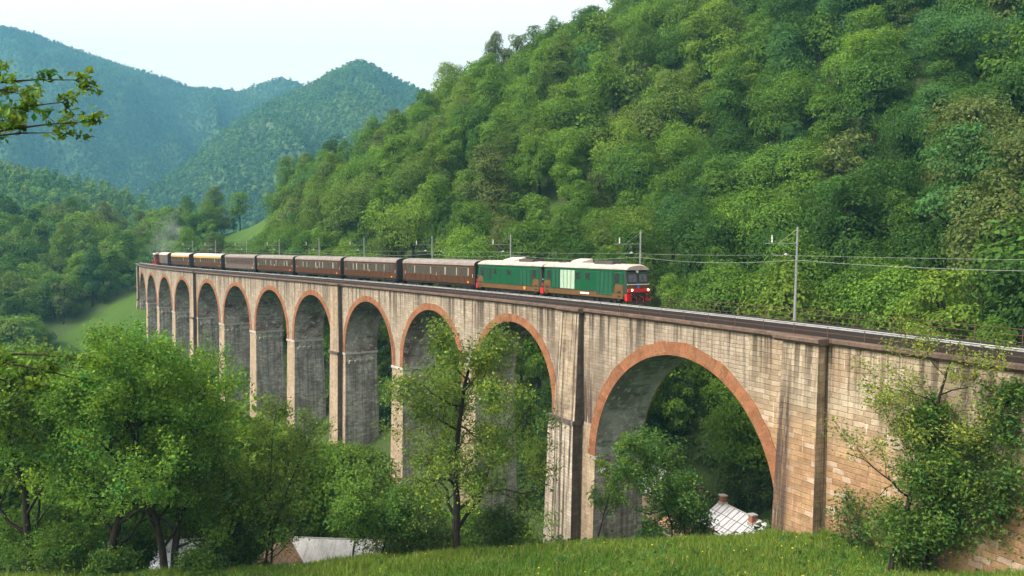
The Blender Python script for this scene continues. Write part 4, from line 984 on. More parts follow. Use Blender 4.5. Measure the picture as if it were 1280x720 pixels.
# young trees and tall scrub close the gaps between the big crowns
CA = np.array([(c[0], c[1]) for c in cand]); FX, FY = np.meshgrid(np.arange(-262, 190, 3.4), np.arange(60, 350, 3.4)); FX = (FX + rng.uniform(-1, 1, FX.shape)).ravel(); FY = (FY + rng.uniform(-1, 1, FY.shape)).ravel()
FZ = HT(FX, FY); FS, FO = s_off(FX, FY); extra = []
for x, y, z, s_, of in zip(FX, FY, FZ, FS, FO):
    if (-12 < of < (8.5 if s_ < 4 else 11.5) and -80 < s_ < 216) or (of < 0 and s_ < 210) or in_clear(x, y): continue
    if any((x - a) ** 2 + (y - b) ** 2 < (c + 1.) ** 2 for a, b, c in HOUSES): continue
    ti = rnd.randrange(8); sc_ = rnd.uniform(.38, .62); h = SHAPES[ti][1] * sc_ * 1.22; u, v = project(x, y, z + h); ub, vb = project(x, y, z)
    if u < -60 or u > 1345 or vb < -20 or (u > 225 and y > np.interp(u, RID[:, 0], RID[:, 1]) + 8): continue
    if ((CA - (x, y)) ** 2).sum(1).min() < 3.3 ** 2 or any((x - e[0]) ** 2 + (y - e[1]) ** 2 < 9 for e in extra[-120:]): continue
    extra.append((x, y, z, s_, of, ti, sc_, h, u, v, vb, False))
cand += extra
# the clumps of tone follow broad patches of the hillside
def tone_for(x, y, u, v):
    g = float(fbm(np.array([x / 45.]), np.array([y / 45.]), 0, 3, 91)[0]); q = g * 1.2 + rnd.gauss(.10, .40)
    if v > 395 and u > 560: return rnd.choice([2, 1, 3, 1, 2, 6])  # brighter tones under the arches: daylight put into the leaf colour
    if u > 830: q -= .18
    order = [7, 0, 6, 1, 0, 1, 2, 4, 2, 3] if rnd.random() > .06 else [5] * 10
    return order[int(min(9, max(0, (q + .9) / 1.8 * 10)))]
def place_words(u, v, front, of):
    cols = [(175, "the viaduct's far end"), (242, "the train's tail"), (281, "the orange-striped coaches"), (322, "the dull coach"), (370, "the fourth coach"), (430, "the third coach"), (503, "the second coach"), (597, "the first coach"), (678, "the second locomotive"), (800, "the leading locomotive"), (900, "the empty track"), (1000, "the lone pole"), (1070, "the railing's end"), (9999, "the near abutment")]
    c = next(t for a, t in cols if u < a)
    if front: return 'in the valley below ' + c
    if u < 175 and v > 270: return ['low on the spur by ', 'partway up the spur by ', 'atop the spur by '][0 if v > 350 else 1 if v > 310 else 2] + c
    if v > 395: return 'under the arches below ' + c
    if v > 300: return 'at the hill foot behind ' + c
    if v > 235: return 'low on the slope above ' + c
    if v > 165: return 'midway up above ' + c
    if v > 100: return 'high up above ' + c
    return 'at the hilltop above ' + c
cand = cand
for_near = sorted(cand, key=lambda c: -c[7] ** 2 / c[1] * (.25 if c[11] and c[8] < 330 and c[9] > 415 else 1) * (.5 if c[8] < 60 or c[8] > 1250 else 1))
near, rest = for_near[:300], for_near[300:]
used = {}
for (x, y, z, s_, of, ti, sc_, h, u, v, vb, front) in near:
    tn = tone_for(x, y, u, (v + vb) / 2); o = link('broadleaf_tree', PROTO[ti][0]); o.location = (x, y, z + CZ - .2)
    wsc = sc_ * rnd.uniform(.9, 1.15); o.scale = (wsc * .97, wsc * .97 * rnd.uniform(.92, 1.08), sc_ * 1.22); o.rotation_euler = (rnd.uniform(-.05, .05), rnd.uniform(-.05, .05), rnd.uniform(0, 6.28))
    j = rnd.uniform(.85, 1.18); o.color = (*[q * j for q in TONES[tn][1]], 1)
    size = 'small ' if h < 8 else 'tall ' if h > 12.2 else ''
    pl = place_words(u, (v * .6 + vb * .4), front, of)
    if size == 'tall ' and PROTO[ti][1].startswith('tall'): size = ''
    lab = f'{size}{TONES[tn][0]} {PROTO[ti][1]} tree {pl}'
    tag(o, lab, 'tree', 'broadleaf trees of the valley and hillside')
    used.setdefault(lab, []).append(o)
NUM = {3: 'three', 4: 'four', 5: 'five', 6: 'six', 7: 'seven', 8: 'eight'}
for lab, os_ in used.items():
    if 2 < len(os_) < 9:
        q_ = sorted(os_, key=lambda q: project(*(q.location - Vector((0, 0, CZ))))[0]); n_ = len(q_); short = lab.replace('on the slope ', '').replace('full oval', 'oval').replace('pointed conical', 'conical').replace('lumpy uneven', 'lumpy').replace('slender upright', 'slender').replace('fresh bright', 'bright')
        for i_, b_ in enumerate(q_): b_['label'] = short + (', leftmost' if i_ == 0 else ', rightmost' if i_ == n_ - 1 else ', ' + ['second', 'third', 'fourth', 'fifth', 'sixth', 'seventh'][i_ - 1] + ' from left') + (' of ' + NUM[n_])
for lab, os_ in used.items():                                       # tell neighbours of one look apart by where they stand in their group
    if len(os_) == 2:
        a, b = sorted(os_, key=lambda q: project(*(q.location - Vector((0, 0, CZ))))[0])
        a['label'] = lab.replace(' tree ', ' tree, left twin, '); b['label'] = lab.replace(' tree ', ' tree, right twin, ')
for o in SC.objects:
    if 'label' in o and len(o['label'].replace('-', ' ').split()) > 16: o['label'] = o['label'].replace(' tree,', ' tree').replace('greyish olive', 'olive').replace('fresh bright green', 'bright green').replace('small ', '').replace('tall ', '').replace('on the slope ', '')
def merge_trees(name, lst, tonefn, label_kind='stuff', lod=LOW):
    V, Fc, T, MI = [], [], [], []; n = 0
    for (x, y, z, ti, sc_, col) in lst:
        v, f, t, mi = lod[ti]; a = rnd.uniform(0, 6.28); ca, sa = math.cos(a) * sc_, math.sin(a) * sc_
        q = np.stack([v[:, 0] * ca - v[:, 1] * sa + x, v[:, 0] * sa + v[:, 1] * ca + y, v[:, 2] * sc_ * 1.22 + z], 1)
        V.append(q); Fc.append(f + n); T.append(t * np.array(col)); MI.append(mi); n += len(v)
    o = npmesh(name, np.concatenate(V), np.concatenate(Fc), [M_leaf, M_bark], np.concatenate(T), False, None, np.concatenate(MI)); o['kind'] = label_kind; return o
lst = []
for (x, y, z, s_, of, ti, sc_, h, u, v, vb, front) in rest:
    tn = tone_for(x, y, u, (v + vb) / 2); j = rnd.uniform(.85, 1.18); lst.append((x, y, z + CZ - .2, ti, sc_, [q * j for q in TONES[tn][1]]))
fo = merge_trees('forest', lst, None); tag(fo, 'dense spring-green forest covering the steep hillside above the railway', 'forest')
# far wood on the second hill
LOW2 = [tree_mesh(700 + i * 3, h, w_, sh, lo, 200, 1.9, 8) for i, (nm, h, w_, sh, lo) in enumerate(SHAPES)]
vm = np.array([v.co for v in mh.data.vertices]); keep = []
uu, vv = project(vm[:, 0], vm[:, 1], vm[:, 2] - CZ)
cells = {}
for k in range(len(vm)):
    if vm[k, 1] > 665 or uu[k] < -60: continue
    key = (int(vm[k, 0] / 7.5), int(vm[k, 1] / 7.5))
    if key not in cells: cells[key] = k
lst = []
for k in cells.values():
    x, y, z = vm[k]; g = float(fbm(np.array([x / 60.]), np.array([y / 60.]), 0, 3, 17)[0]) + rnd.gauss(0, .3)
    tn = [7, 0, 1, 4, 1][int(min(4, max(0, (g + .8) / 1.6 * 5)))]; lst.append((x + rnd.uniform(-2, 2), y + rnd.uniform(-2, 2), z - 1.5, rnd.randrange(8), rnd.uniform(.6, 1.0), [q * 1.35 for q in TONES[tn][1]]))
fo = merge_trees('far_wood', lst, None, lod=LOW2); tag(fo, 'hazy far-off wood on the second hill left of the viaduct', 'wood')

# woods on the far mountains
def mountain_wood(name, src, sp, lods, smin, smax, pal, label, seed, ymax):
    vm = np.array([v.co for v in src.data.vertices]); q = np.floor(vm[:, :2] / sp).astype(int); _, k = np.unique(q[:, 0] * 100003 + q[:, 1], return_index=True)
    p = vm[k]; uu, vv = project(p[:, 0], p[:, 1], p[:, 2] - CZ); ok = (uu > -15) & (uu < 640) & (vv < 330) & (vv > -10); p = p[ok]; r = np.random.default_rng(seed)
    g = fbm(p[:, 0] / 150, p[:, 1] / 190, 0, 4, seed) * 1.5 + r.normal(0, .22, len(p)); ci = np.clip((g + 1) / 2 * len(pal), 0, len(pal) - 1).astype(int); pal = np.array(pal)
    V, Fc, T = [], [], []; n = 0; ti = r.integers(0, len(lods), len(p))
    for t_ in range(len(lods)):
        m = ti == t_; c = m.sum(); v, f, tt = lods[t_]; a = r.random(c) * 6.28; s = smin + (smax - smin) * r.random(c); ca, sa = (np.cos(a) * s)[:, None], (np.sin(a) * s)[:, None]; pp = p[m]; jx = r.uniform(-.45, .45, (c, 2)) * sp
        w3 = np.stack([v[:, 0] * ca - v[:, 1] * sa + pp[:, 0:1] + jx[:, :1], v[:, 0] * sa + v[:, 1] * ca + pp[:, 1:2] + jx[:, 1:], v[:, 2] * s[:, None] + pp[:, 2:3] - 2.0], 2)
        V.append(w3.reshape(-1, 3)); Fc.append((f[None] + (np.arange(c) * len(v))[:, None, None] + n).reshape(-1, 4)); T.append((tt[None] * pal[ci[m]][:, None] * r.uniform(.75, 1.25, (c, 1, 1))).reshape(-1, 3)); n += c * len(v)
    o = npmesh(name, np.concatenate(V), np.concatenate(Fc), M_leaf, np.concatenate(T)); tag(o, label, 'wood', kind='stuff'); return len(p)
def lod_only(seed, h, w_, sh, lo, nl, size, nb):
    p_, nr, k, c, br = blob_crown(seed, h, w_, nl, size, nb, sh, lo); r = np.random.default_rng(seed); return leaves(p_, nr, size, r, .8, tints(nl, k, r, var=.1, yel=.03))
L3 = [lod_only(900 + i, h, w_ * 1.15, sh, .1, 34, 3.6, 5) for i, (nm, h, w_, sh, lo) in enumerate(SHAPES[:6])]; L4 = [lod_only(950 + i, h, w_ * 1.2, sh, .1, 20, 4.8, 4) for i, (nm, h, w_, sh, lo) in enumerate(SHAPES[:6])]
PAL = [(.026, .062, .020), (.036, .080, .022), (.048, .100, .024), (.060, .120, .026), (.082, .145, .030), (.070, .110, .034)]
n1_ = mountain_wood('spur_wood', MBs, 7.2, L3, .6, 1.05, [tuple(q * 1.3 for q in c_) for c_ in PAL], 'wood covering the nearer far mountain with the pointed peak', 61, 1e9)
n2_ = mountain_wood('mountain_wood', MA, 9.0, L4, .7, 1.15, PAL[:5], 'wood covering the farthest mountain at the left', 62, 1e9)

# ---- grown trees for the foreground
def grow(seed, H_, r0, spread, levels=3, first=.3, nl=(9, 6, 5), up=.35, droop=0., stems=1, lean=(0, 0), ratio=(.5, .5, .45), wig=.16):
    r = random.Random(seed); tubes = []; tips = []
    def rv(s): return Vector((r.gauss(0, s), r.gauss(0, s), r.gauss(0, s)))
    def branch(p, d, l, rad, lev):
        n = 7 if lev == 0 else 5 if lev == 1 else 4; pts = [p.copy()]; ds = [d.copy()]
        for k in range(n):
            d = (d + rv(wig) + Vector((0, 0, (up if lev else .12) * .18 - droop * (.12 if lev > 0 else 0)))).normalized(); p = p + d * (l / n); pts.append(p.copy()); ds.append(d.copy())
        rr = [rad * (1 - (.72 if lev == 0 else .8) * k / n) for k in range(n + 1)]; tubes.append((pts, rr, lev))
        if lev >= levels:
            for k in range(1, n + 1): tips.append((pts[k], ds[k]))
            return
        cnt = nl[min(lev, len(nl) - 1)]
        for c in range(cnt):
            t = first + (1 - first) * (c + r.random() * .8) / cnt if lev == 0 else .25 + .75 * (c + r.random()) / cnt
            t = min(t, .99); i = int(t * n); f = t * n - i; q = pts[i].lerp(pts[min(i + 1, n)], f); dd = ds[min(i + 1, n)]
            az = c * 2.4 + r.uniform(-.5, .5); a = dd.orthogonal().normalized(); b = dd.cross(a); side = a * math.cos(az) + b * math.sin(az)
            ang = r.uniform(.75, 1.15) if lev == 0 else r.uniform(.5, 1.0)
            nd = (dd * math.cos(ang) + side * math.sin(ang) + Vector((0, 0, up * .3))).normalized()
            ll = spread * (1.0 - .55 * max(0, (t - .35)) / .65) * r.uniform(.75, 1.1) if lev == 0 else l * ratio[min(lev, 2)] * r.uniform(.7, 1.15)
            branch(q, nd, ll, max(.012, rr[i] * (.5 if lev == 0 else .55)), lev + 1)
        if lev: tips.append((pts[-1], ds[-1]))
    for s_ in range(stems):
        a = s_ * 2.3 + r.uniform(0, 1); tilt = (.16 if stems > 1 else .03)
        branch(Vector((.25 * math.cos(a) * (stems > 1), .25 * math.sin(a) * (stems > 1), -.5)), Vector((math.cos(a) * tilt + lean[0], math.sin(a) * tilt + lean[1], 1)).normalized(), H_ * r.uniform(.82, .95), r0 * (1 if stems == 1 else .75), 0)
    return tubes, tips
def plant(name, label, cat, x, y, skel, nleaf, lsize, sig, col, group=None, bark=None, z=None, seed=1, rot=0., var=.2, yel=.2, zlo=None, extra=None):
    tubes, tips = skel; z = H1(x, y) if z is None else z; o = empty(name, (x, y, z + CZ), rot); tag(o, label, cat, group)
    m = MB()
    for pts, rr, lev in tubes: m.tube(pts, rr, 8 if lev == 0 else 5 if lev == 1 else 3, 0, cap=False)
    m.build('trunk', bark or M_bark, o, smooth=True)
    r = np.random.default_rng(seed); tp = np.array([t[0] for t in tips]); n = len(tp)
    w_ = np.ones(n)
    if zlo is not None: w_ = np.where(tp[:, 2] < zlo, .12, 1.)
    k = r.choice(n, nleaf, p=w_ / w_.sum()); p = tp[k] + r.normal(size=(nleaf, 3)) * sig * np.array([1, 1, .8])
    nr = rvec(nleaf, r) + np.array([0, 0, .8]); nr /= np.linalg.norm(nr, axis=1, keepdims=True)
    cl = (k // 3); v, f, t = leaves(p, nr, lsize, r, .55, tints(nleaf, cl, r, col, var, yel))
    npmesh('crown', v, f, M_leaf, t, False, o); return o
def gp(u, y): return (u - PX) / F * y * 1.0
FG = 'trees at the edge of the meadow'
YG, MG, DG, OL = (.125, .185, .034), (.085, .155, .03), (.05, .11, .026), (.14, .165, .04)
plant('broadleaf_tree', 'big leafy tree with dark forked trunk, largest crown at the lower left', 'tree', gp(200, 53), 53, grow(3, 15.6, .36, 7.2, 3, .14, (16, 6, 5), .4, stems=2, lean=(.02, 0)), 62000, .22, .38, (.115, .215, .032), FG, seed=5)
plant('broadleaf_tree', 'leafy tree with dark leaning trunk left of the big forked tree', 'tree', gp(118, 52.5), 52.5, grow(8, 15.8, .32, 6.6, 3, .14, (15, 6, 5), .4, lean=(-.05, 0)), 40000, .22, .38, (.10, .19, .03), FG, seed=6)
plant('broadleaf_tree', 'leafy tree at the far lower left, partly behind the near branches', 'tree', gp(20, 54), 54, grow(18, 17., .30, 6.6, 3, .14, (11, 6, 5), .5), 22000, .25, .42, (.11, .185, .032), FG, seed=7)
plant('broadleaf_tree', 'dense deep green tree behind the big forked tree', 'tree', gp(155, 66), 66, grow(28, 17.5, .28, 6.2, 3, .2, (12, 6, 5), .5), 20000, .28, .5, (.085, .15, .03), FG, seed=8)
plant('broadleaf_tree', 'bright green tree right of the big forked tree, in front of the far piers', 'tree', gp(255, 60), 60, grow(38, 14.6, .22, 4.6, 3, .2, (12, 6, 4), .6), 16000, .25, .42, (.13, .205, .034), FG, seed=9)
plant('slim_tree', 'slim upright tree with thin feathery leaves above the rusty tiled roof', 'tree', gp(326, 55), 55, grow(48, 13.6, .13, 3.0, 3, .12, (15, 5, 4), .55, stems=2), 9500, .20, .30, (.115, .175, .036), FG, seed=10)
plant('slim_tree', 'thin dark-stemmed tree between the slim feathery tree and the rounded bush', 'tree', gp(300, 57), 57, grow(58, 12.4, .11, 2.8, 3, .12, (12, 5, 4), .55), 7000, .22, .32, (.10, .165, .034), FG, seed=11)
plant('small_tree', 'rounded bright green small tree in front of the white roof', 'tree', gp(437, 54.5), 54.5, grow(68, 7.0, .09, 2.6, 3, .36, (10, 6, 5), .55), 9000, .19, .28, (.115, .205, .036), FG, seed=12)
plant('small_tree', 'thin-stemmed bright sapling at the right end of the white roof', 'tree', gp(468, 54.2), 54.2, grow(78, 7.2, .08, 2.0, 3, .3, (10, 5, 4), .6), 6000, .19, .28, (.09, .175, .034), FG, seed=13)
plant('small_tree', 'bushy small tree left of the white roof behind the rounded one', 'tree', gp(395, 72), 72, grow(88, 10.0, .1, 2.6, 3, .15, (11, 5, 4), .6), 8000, .22, .32, (.075, .145, .03), FG, seed=14)
plant('old_tree', 'old gnarled tree with thick dark trunk and sparse leaves in front of the piers', 'tree', gp(571, 54), 54, grow(98, 16.4, .31, 6.6, 3, .12, (17, 6, 4), .22, droop=.25, ratio=(.5, .45, .4), wig=.24), 30000, .20, .40, (.125, .185, .034), FG, seed=15, zlo=2.2, var=.25)
for i, (u, y, hh, sp, nl_, cl_, lb) in enumerate([(512, 58, 5.2, 2.6, 6500, (.085, .125, .034), 'loose olive bush left of the old gnarled tree'), (543, 56, 3.2, 2.0, 4200, (.075, .12, .03), 'low bush at the left foot of the old gnarled tree'), (618, 58, 4.6, 2.4, 5500, (.06, .105, .028), 'dull green bush at the right foot of the old gnarled tree'), (652, 60, 2.4, 1.5, 2600, (.08, .15, .03), 'small bright bush beside the base of the stained buttress'),
        (490, 63, 7.6, 2.8, 7500, (.075, .135, .03), 'loose leafy tree beside the pale pier left of the old tree'), (380, 75, 7.6, 2.8, 6000, (.06, .12, .026), 'dark green bush behind the slim feathery tree'), (274, 55.5, 3.0, 2.0, 4500, (.06, .12, .026), 'dark bush just right of the small roof with chimney'), (292, 56, 4.4, 2.0, 5000, (.065, .125, .028), 'leafy bush under the slim trees left of the tiled roof'), (150, 55, 3.4, 2.2, 5000, (.055, .11, .026), 'low dark bush between the two dark trunks'), (128, 51.8, 1.7, 1.4, 2600, (.08, .15, .028), 'low clump between the leaning trunk and the forked trunk'), (238, 51.8, 1.6, 1.3, 2400, (.08, .15, .028), 'low clump in the grass below the small roof with chimney'), (60, 53, 3.6, 2.4, 5000, (.09, .16, .026), 'low dark bush at the lower left corner'), (128, 57, 5.4, 2.8, 8000, (.10, .18, .03), 'tall bright bush behind the leaning trunk at the left'), (225, 72, 8.2, 3.2, 8000, (.10, .18, .03), 'tall bright bush behind the forked trunk'), (350, 74, 7.6, 2.8, 6500, (.10, .18, .03), 'bright bush rising behind the rusty tiled roof'), (20, 56, 6.0, 3.0, 8000, (.09, .165, .03), 'tall leafy bush in the lower left corner, behind the low one'), (415, 74, 8.6, 3.2, 8000, (.085, .155, .03), 'full leafy bush behind the rounded tree over the white roof')]):
    plant('bush', lb, 'bush', gp(u, y), y, grow(300 + i * 5, hh, .05, sp, 2, .05, (12, 6), .5, stems=3), nl_, .20, .34, cl_, 'bushes along the meadow edge', seed=30 + i)
plant('sapling', 'slender sapling with clustered leaves in front of the stained pier and big arch', 'tree', gp(746, 56.5), 56.5, grow(108, 10.4, .08, 2.1, 2, .30, (12, 6), .3, droop=.1), 3600, .22, .20, (.12, .205, .038), FG, seed=16)
plant('small_tree', 'leafy two-stemmed tree standing in the opening of the big arch', 'tree', gp(856, 57.5), 57.5, grow(118, 11.6, .09, 2.7, 3, .12, (13, 6, 4), .5, stems=2), 13000, .21, .30, (.08, .155, .032), FG, seed=17)
plant('small_tree', 'small leafy tree right of the two-stemmed tree, before the roof with two chimneys', 'tree', gp(872, 60), 60, grow(138, 7.4, .08, 1.9, 3, .2, (11, 5, 4), .5), 5500, .21, .30, (.07, .14, .03), FG, seed=19)
plant('bush', 'pale green bush behind the roof with two chimneys', 'bush', gp(940, 79), 79, grow(148, 7.0, .06, 2.6, 2, .05, (13, 6), .5, stems=3), 6000, .28, .42, (.085, .14, .04), None, seed=20)
plant('feathery_tree', 'feathery yellow-green tree in front of the abutment at the right end', 'tree', gp(1128, 42.5), 42.5, grow(158, 13.4, .17, 5.4, 3, .30, (13, 5, 5), .2, droop=.12), 8000, .17, .30, (.165, .205, .04), FG, seed=21)
plant('broadleaf_tree', 'leafy tree at the right edge in front of the railway bank', 'tree', gp(1262, 40), 40, grow(178, 10.5, .2, 3.6, 3, .15, (13, 6, 5), .4), 17000, .20, .34, (.07, .135, .03), FG, seed=23)
plant('broadleaf_tree', 'leafy tree beside the abutment wall right of the feathery tree', 'tree', gp(1176, 42), 42, grow(168, 10.6, .2, 3.2, 3, .1, (14, 6, 5), .4), 11000, .19, .32, (.09, .165, .03), FG, seed=22)
plant('bush', 'green bush under the leafy tree beside the abutment wall', 'bush', gp(1150, 43), 43, grow(198, 4.2, .05, 2.2, 2, .05, (13, 6), .5, stems=3), 7000, .19, .32, (.09, .165, .03), None, seed=25)
plant('bush', 'green bush at the right edge of the meadow', 'bush', gp(1235, 41.5), 41.5, grow(208, 4.6, .05, 2.4, 2, .05, (13, 6), .5, stems=3), 7000, .19, .32, (.085, .16, .03), None, seed=26)
plant('bush', 'dense green bush at the foot of the abutment', 'bush', gp(1086, 46), 46, grow(188, 4.0, .05, 1.5, 2, .05, (12, 6), .5, stems=3), 3000, .19, .32, (.065, .125, .03), None, seed=24)
# the near tree whose branch tips hang into the picture at the left
nx, ny = -11.2, 13.0; nz_ = H1(nx, ny); r_ = random.Random(44); tubes = []; tips = []
def bez(a, b, c, n=8): return [a * (1 - t) ** 2 + b * 2 * t * (1 - t) + c * t * t for t in [k / n for k in range(n + 1)]]
trunk = [Vector((0, 0, -.5)), Vector((.2, .1, 3)), Vector((.3, .3, 6)), Vector((.1, .2, 9)), Vector((-.3, 0, 12))]
tubes.append((trunk, [.3, .26, .21, .15, .05], 0))
tg = [(124, 100, 12.4), (138, 152, 12.2), (108, 128, 13), (100, 166, 12.4), (60, 118, 13.4), (40, 150, 13), (128, 474, 12.0), (134, 448, 12.2), (60, 480, 12.8)]
for i, (u, v, y) in enumerate(tg):
    q = at_depth(u - 30, v, y); e = Vector((q[0] - nx, q[1] - ny, q[2] - nz_)); zb = max(2.2, min(11, e.z - r_.uniform(.4, 2.0))); a = Vector((.2, .2, zb)); mid = (a + e) / 2 + Vector((0, 0, .5 + r_.random() * .4))
    pts = bez(a, mid, e); tubes.append((pts, [.055 * (1 - .88 * k / 8) for k in range(9)], 1))
    for k in range(4, 9):
        for j in range(2 if k < 8 else 3):
            d = (pts[k] - pts[k - 1]).normalized() * .7 + Vector((r_.gauss(0, .5), r_.gauss(0, .5), r_.gauss(.15, .4))); tw = [pts[k], pts[k] + d * .13, pts[k] + d * .26]; tubes.append((tw, [.008, .006, .003], 2)); tips += [(tw[1], d), (tw[2], d)]
plant('overhanging_tree', 'near tree whose leafy branch tips hang in at the left edge against the mountains', 'tree', nx, ny, (tubes, tips), 2400, .12, .06, (.10, .17, .03), None, seed=27, var=.22)

# ================================================================== MEADOW GRASS AND FLOWERS
n = 110000; gxx = rng.uniform(-40, 44, n); gyy = rng.uniform(27, 58, n); gz = HT(gxx, gyy); u, v = project(gxx, gyy, gz + .3); k = (u > -20) & (u < 1300) & (v < 735)
gxx, gyy, gz = gxx[k], gyy[k], gz[k]; n = len(gxx); B = 3; N_ = n * B
bx, by, bz = np.repeat(gxx, B) + rng.normal(0, .05, N_), np.repeat(gyy, B) + rng.normal(0, .05, N_), np.repeat(gz, B)
hgt = (.20 + .22 * rng.random(N_)) * (1 + 1.1 * np.repeat(fbm(gxx / 2.2, gyy / 2.2, 0, 4, 50), B)).clip(.35, 2.4); an = rng.random(N_) * 6.28; le = rng.normal(0, .12, (N_, 2)); wd = .035
v0 = np.stack([bx - np.cos(an) * wd, by - np.sin(an) * wd, bz - .03], 1); v1 = np.stack([bx + np.cos(an) * wd, by + np.sin(an) * wd, bz - .03], 1); v2 = np.stack([bx + le[:, 0], by + le[:, 1], bz + hgt], 1)
V = np.stack([v0, v1, v2], 1).reshape(-1, 3) + np.array([0, 0, CZ]); Fc = np.arange(3 * N_).reshape(-1, 3)
pat = fbm(bx / 4, by / 2.5, 0, 4, 55); mixv = np.clip(.5 + 1.1 * pat + rng.normal(0, .2, N_), 0, 1)[:, None]
gc = np.array([.085, .170, .022]) * (1 - mixv) + np.array([.160, .230, .034]) * mixv; dry = (rng.random(N_) < .06)[:, None]; gc = np.where(dry, np.array([.30, .26, .13]), gc) * (.8 + .4 * rng.random((N_, 1)))
tall = rng.random(N_) < .035; hh_ = np.repeat(tall, 3); V[2::3, 2] += np.where(tall, .28, 0)
go = npmesh('grass', V, Fc, M_leaf, np.repeat(gc, 3, 0)); tag(go, 'long meadow grass on the bank in the foreground', 'grass', kind='stuff')
n = 260; fx = rng.uniform(-22, 34, n); fy = rng.uniform(40, 54, n); kk = (vnoise(fx / 3, fy / 3, 0, 5) + (fx - 6) / 40 > -.1); fx, fy = fx[kk], fy[kk]; fz = HT(fx, fy) + .34; n = len(fx)
nr = rvec(n, rng) * .5 + np.array([0, -.5, .8]); nr /= np.linalg.norm(nr, axis=1, keepdims=True); fv, ff, ft = leaves(np.stack([fx, fy, fz + CZ], 1), nr, .10, rng, 1., np.tile([[.62, .46, .03]], (n, 1)))
fo = npmesh('meadow_flowers', fv, ff, M_leaf, ft); tag(fo, 'scattered yellow buttercups in the meadow grass', 'flowers', kind='stuff')
n = 900; wx = rng.uniform(-34, 40, n); wy = rng.uniform(36, 53, n); wz = HT(wx, wy); L_ = 16; cp = np.repeat(np.stack([wx, wy, wz], 1), L_, 0); dd = rvec(n * L_, rng); dd[:, 2] = np.abs(dd[:, 2]); hs = np.repeat(.10 + .30 * rng.random(n) ** 2, L_)[:, None]
wv_, wf, wt_ = leaves(cp + dd * hs + np.array([0, 0, CZ + .08]), dd * .4 + np.array([0, -.1, .8]), .17, rng, .6, tints(n * L_, np.repeat(np.arange(n), L_), rng, (.060, .125, .024), .35, .25)); tag(npmesh('meadow_weeds', wv_, wf, M_leaf, wt_), 'broad-leaved weeds dotted through the meadow grass', 'weeds', kind='stuff')
# undergrowth that skirts the pier bases and the foot of the hill
n = 24000; ux = rng.uniform(-110, 60, n); uy = rng.uniform(57, 250, n); s_, o_ = s_off(ux, uy); hid = ((o_ > -14) & (o_ < -1.5) | (o_ > 6.5) & (o_ < np.where(s_ < 15, 34, 20))) & (s_ > -30) & (s_ < 208) & ~in_clear(ux, uy)
for a, b, c in HOUSES: hid &= (ux - a) ** 2 + (uy - b) ** 2 > (c + .3) ** 2
ux, uy = ux[hid], uy[hid]; n = len(ux); L_ = 45; cp = np.repeat(np.stack([ux, uy, HT(ux, uy)], 1), L_, 0); dd = rvec(n * L_, rng); dd[:, 2] = np.abs(dd[:, 2]); hs = np.repeat(.6 + 1.3 * rng.random(n), L_)[:, None]
p = cp + dd * hs * np.array([1.2, 1.2, 1.0]) + np.array([0, 0, CZ]); nr = dd * .5 + rvec(len(p), rng) * .7 + np.array([0, 0, .4]); nr /= np.linalg.norm(nr, axis=1, keepdims=True)
uv_, uf, ut = leaves(p, nr, .42, rng, .6, tints(len(p), np.repeat(np.arange(n), L_), rng, (.055, .105, .026), .25, .25)); un = npmesh('undergrowth', uv_, uf, M_leaf, ut); tag(un, 'low green undergrowth around the pier bases in the valley', 'undergrowth', kind='stuff')

# ================================================================== HOUSES
def metal_roof(name, col, stripe, sp):
    t = NT(name); uv = t.coord('UV'); n = t.noise(uv, .9, 6, .7); n2 = t.noise(t.coord('UV', (2.2, .22, 1)), 1., 5, .65); n3 = t.noise(uv, 5., 5, .7)
    wv = t.n('TexWave', Vector=uv, Scale=2.2 if sp else .6, Distortion=.4); wv.bands_direction = 'X'
    c = t.mix(t.ramp(n, .38, .66, 0, .8), col, tuple(q * .58 for q in col)); c = t.mix(t.ramp(n2, .52, .66, 0, stripe), c, (.22, .14, .09)); c = t.mix(t.ramp(n3, .58, .7, 0, .5), c, tuple(q * .5 for q in col))
    c = t.mix(t.ramp(wv.outputs[0], 0, .5, .35, 0), c, (.2, .2, .21)); return t.surf(c, .55, .1, .3, wv.outputs[0], .5, .03)
M_rw = metal_roof('white_sheet_metal', (.56, .56, .56), .3, 0); M_rb = metal_roof('blue_white_corrugated', (.50, .54, .61), .75, 1); M_rg = metal_roof('grey_white_sheeting', (.53, .53, .51), .5, 1)
def tile_mat():
    t = NT('old_clay_tiles'); uv = t.coord('UV'); br = t.n('TexBrick', Vector=uv, Color1=(.24, .115, .06, 1), Color2=(.34, .23, .15, 1), Mortar=(.10, .06, .04, 1), Scale=1., Mortar_Size=.02, Brick_Width=.3, Row_Height=.34)
    n = t.noise(uv, 1.4, 5, .65); return t.surf(t.mix(t.ramp(n, .5, .7, 0, .6), br.outputs[0], (.22, .19, .15)), .9, 0, .15, br.outputs['Fac'], .5, .04)
M_tile = tile_mat()
M_hw = paint('stained_plaster', (.34, .29, .23), .9, 0, .5, .8); M_hb = stone('rough_house_stone', (.32, .24, .17), (.24, .18, .12), (.25, .21, .16), bw=.5, bh=.25, streak=.2, pamt=.3); M_seam = paint('dark_seam', (.10, .095, .09), .7, 0, .2, 4)
M_chim = paint('red_chimney_brick', (.36, .13, .06), .9, 0, .4, 6); M_capm = paint('grey_mortar', (.34, .33, .31), .9, 0, .3, 5); M_woodd = paint('old_brown_door', (.10, .06, .035), .8, 0, .4, 4)
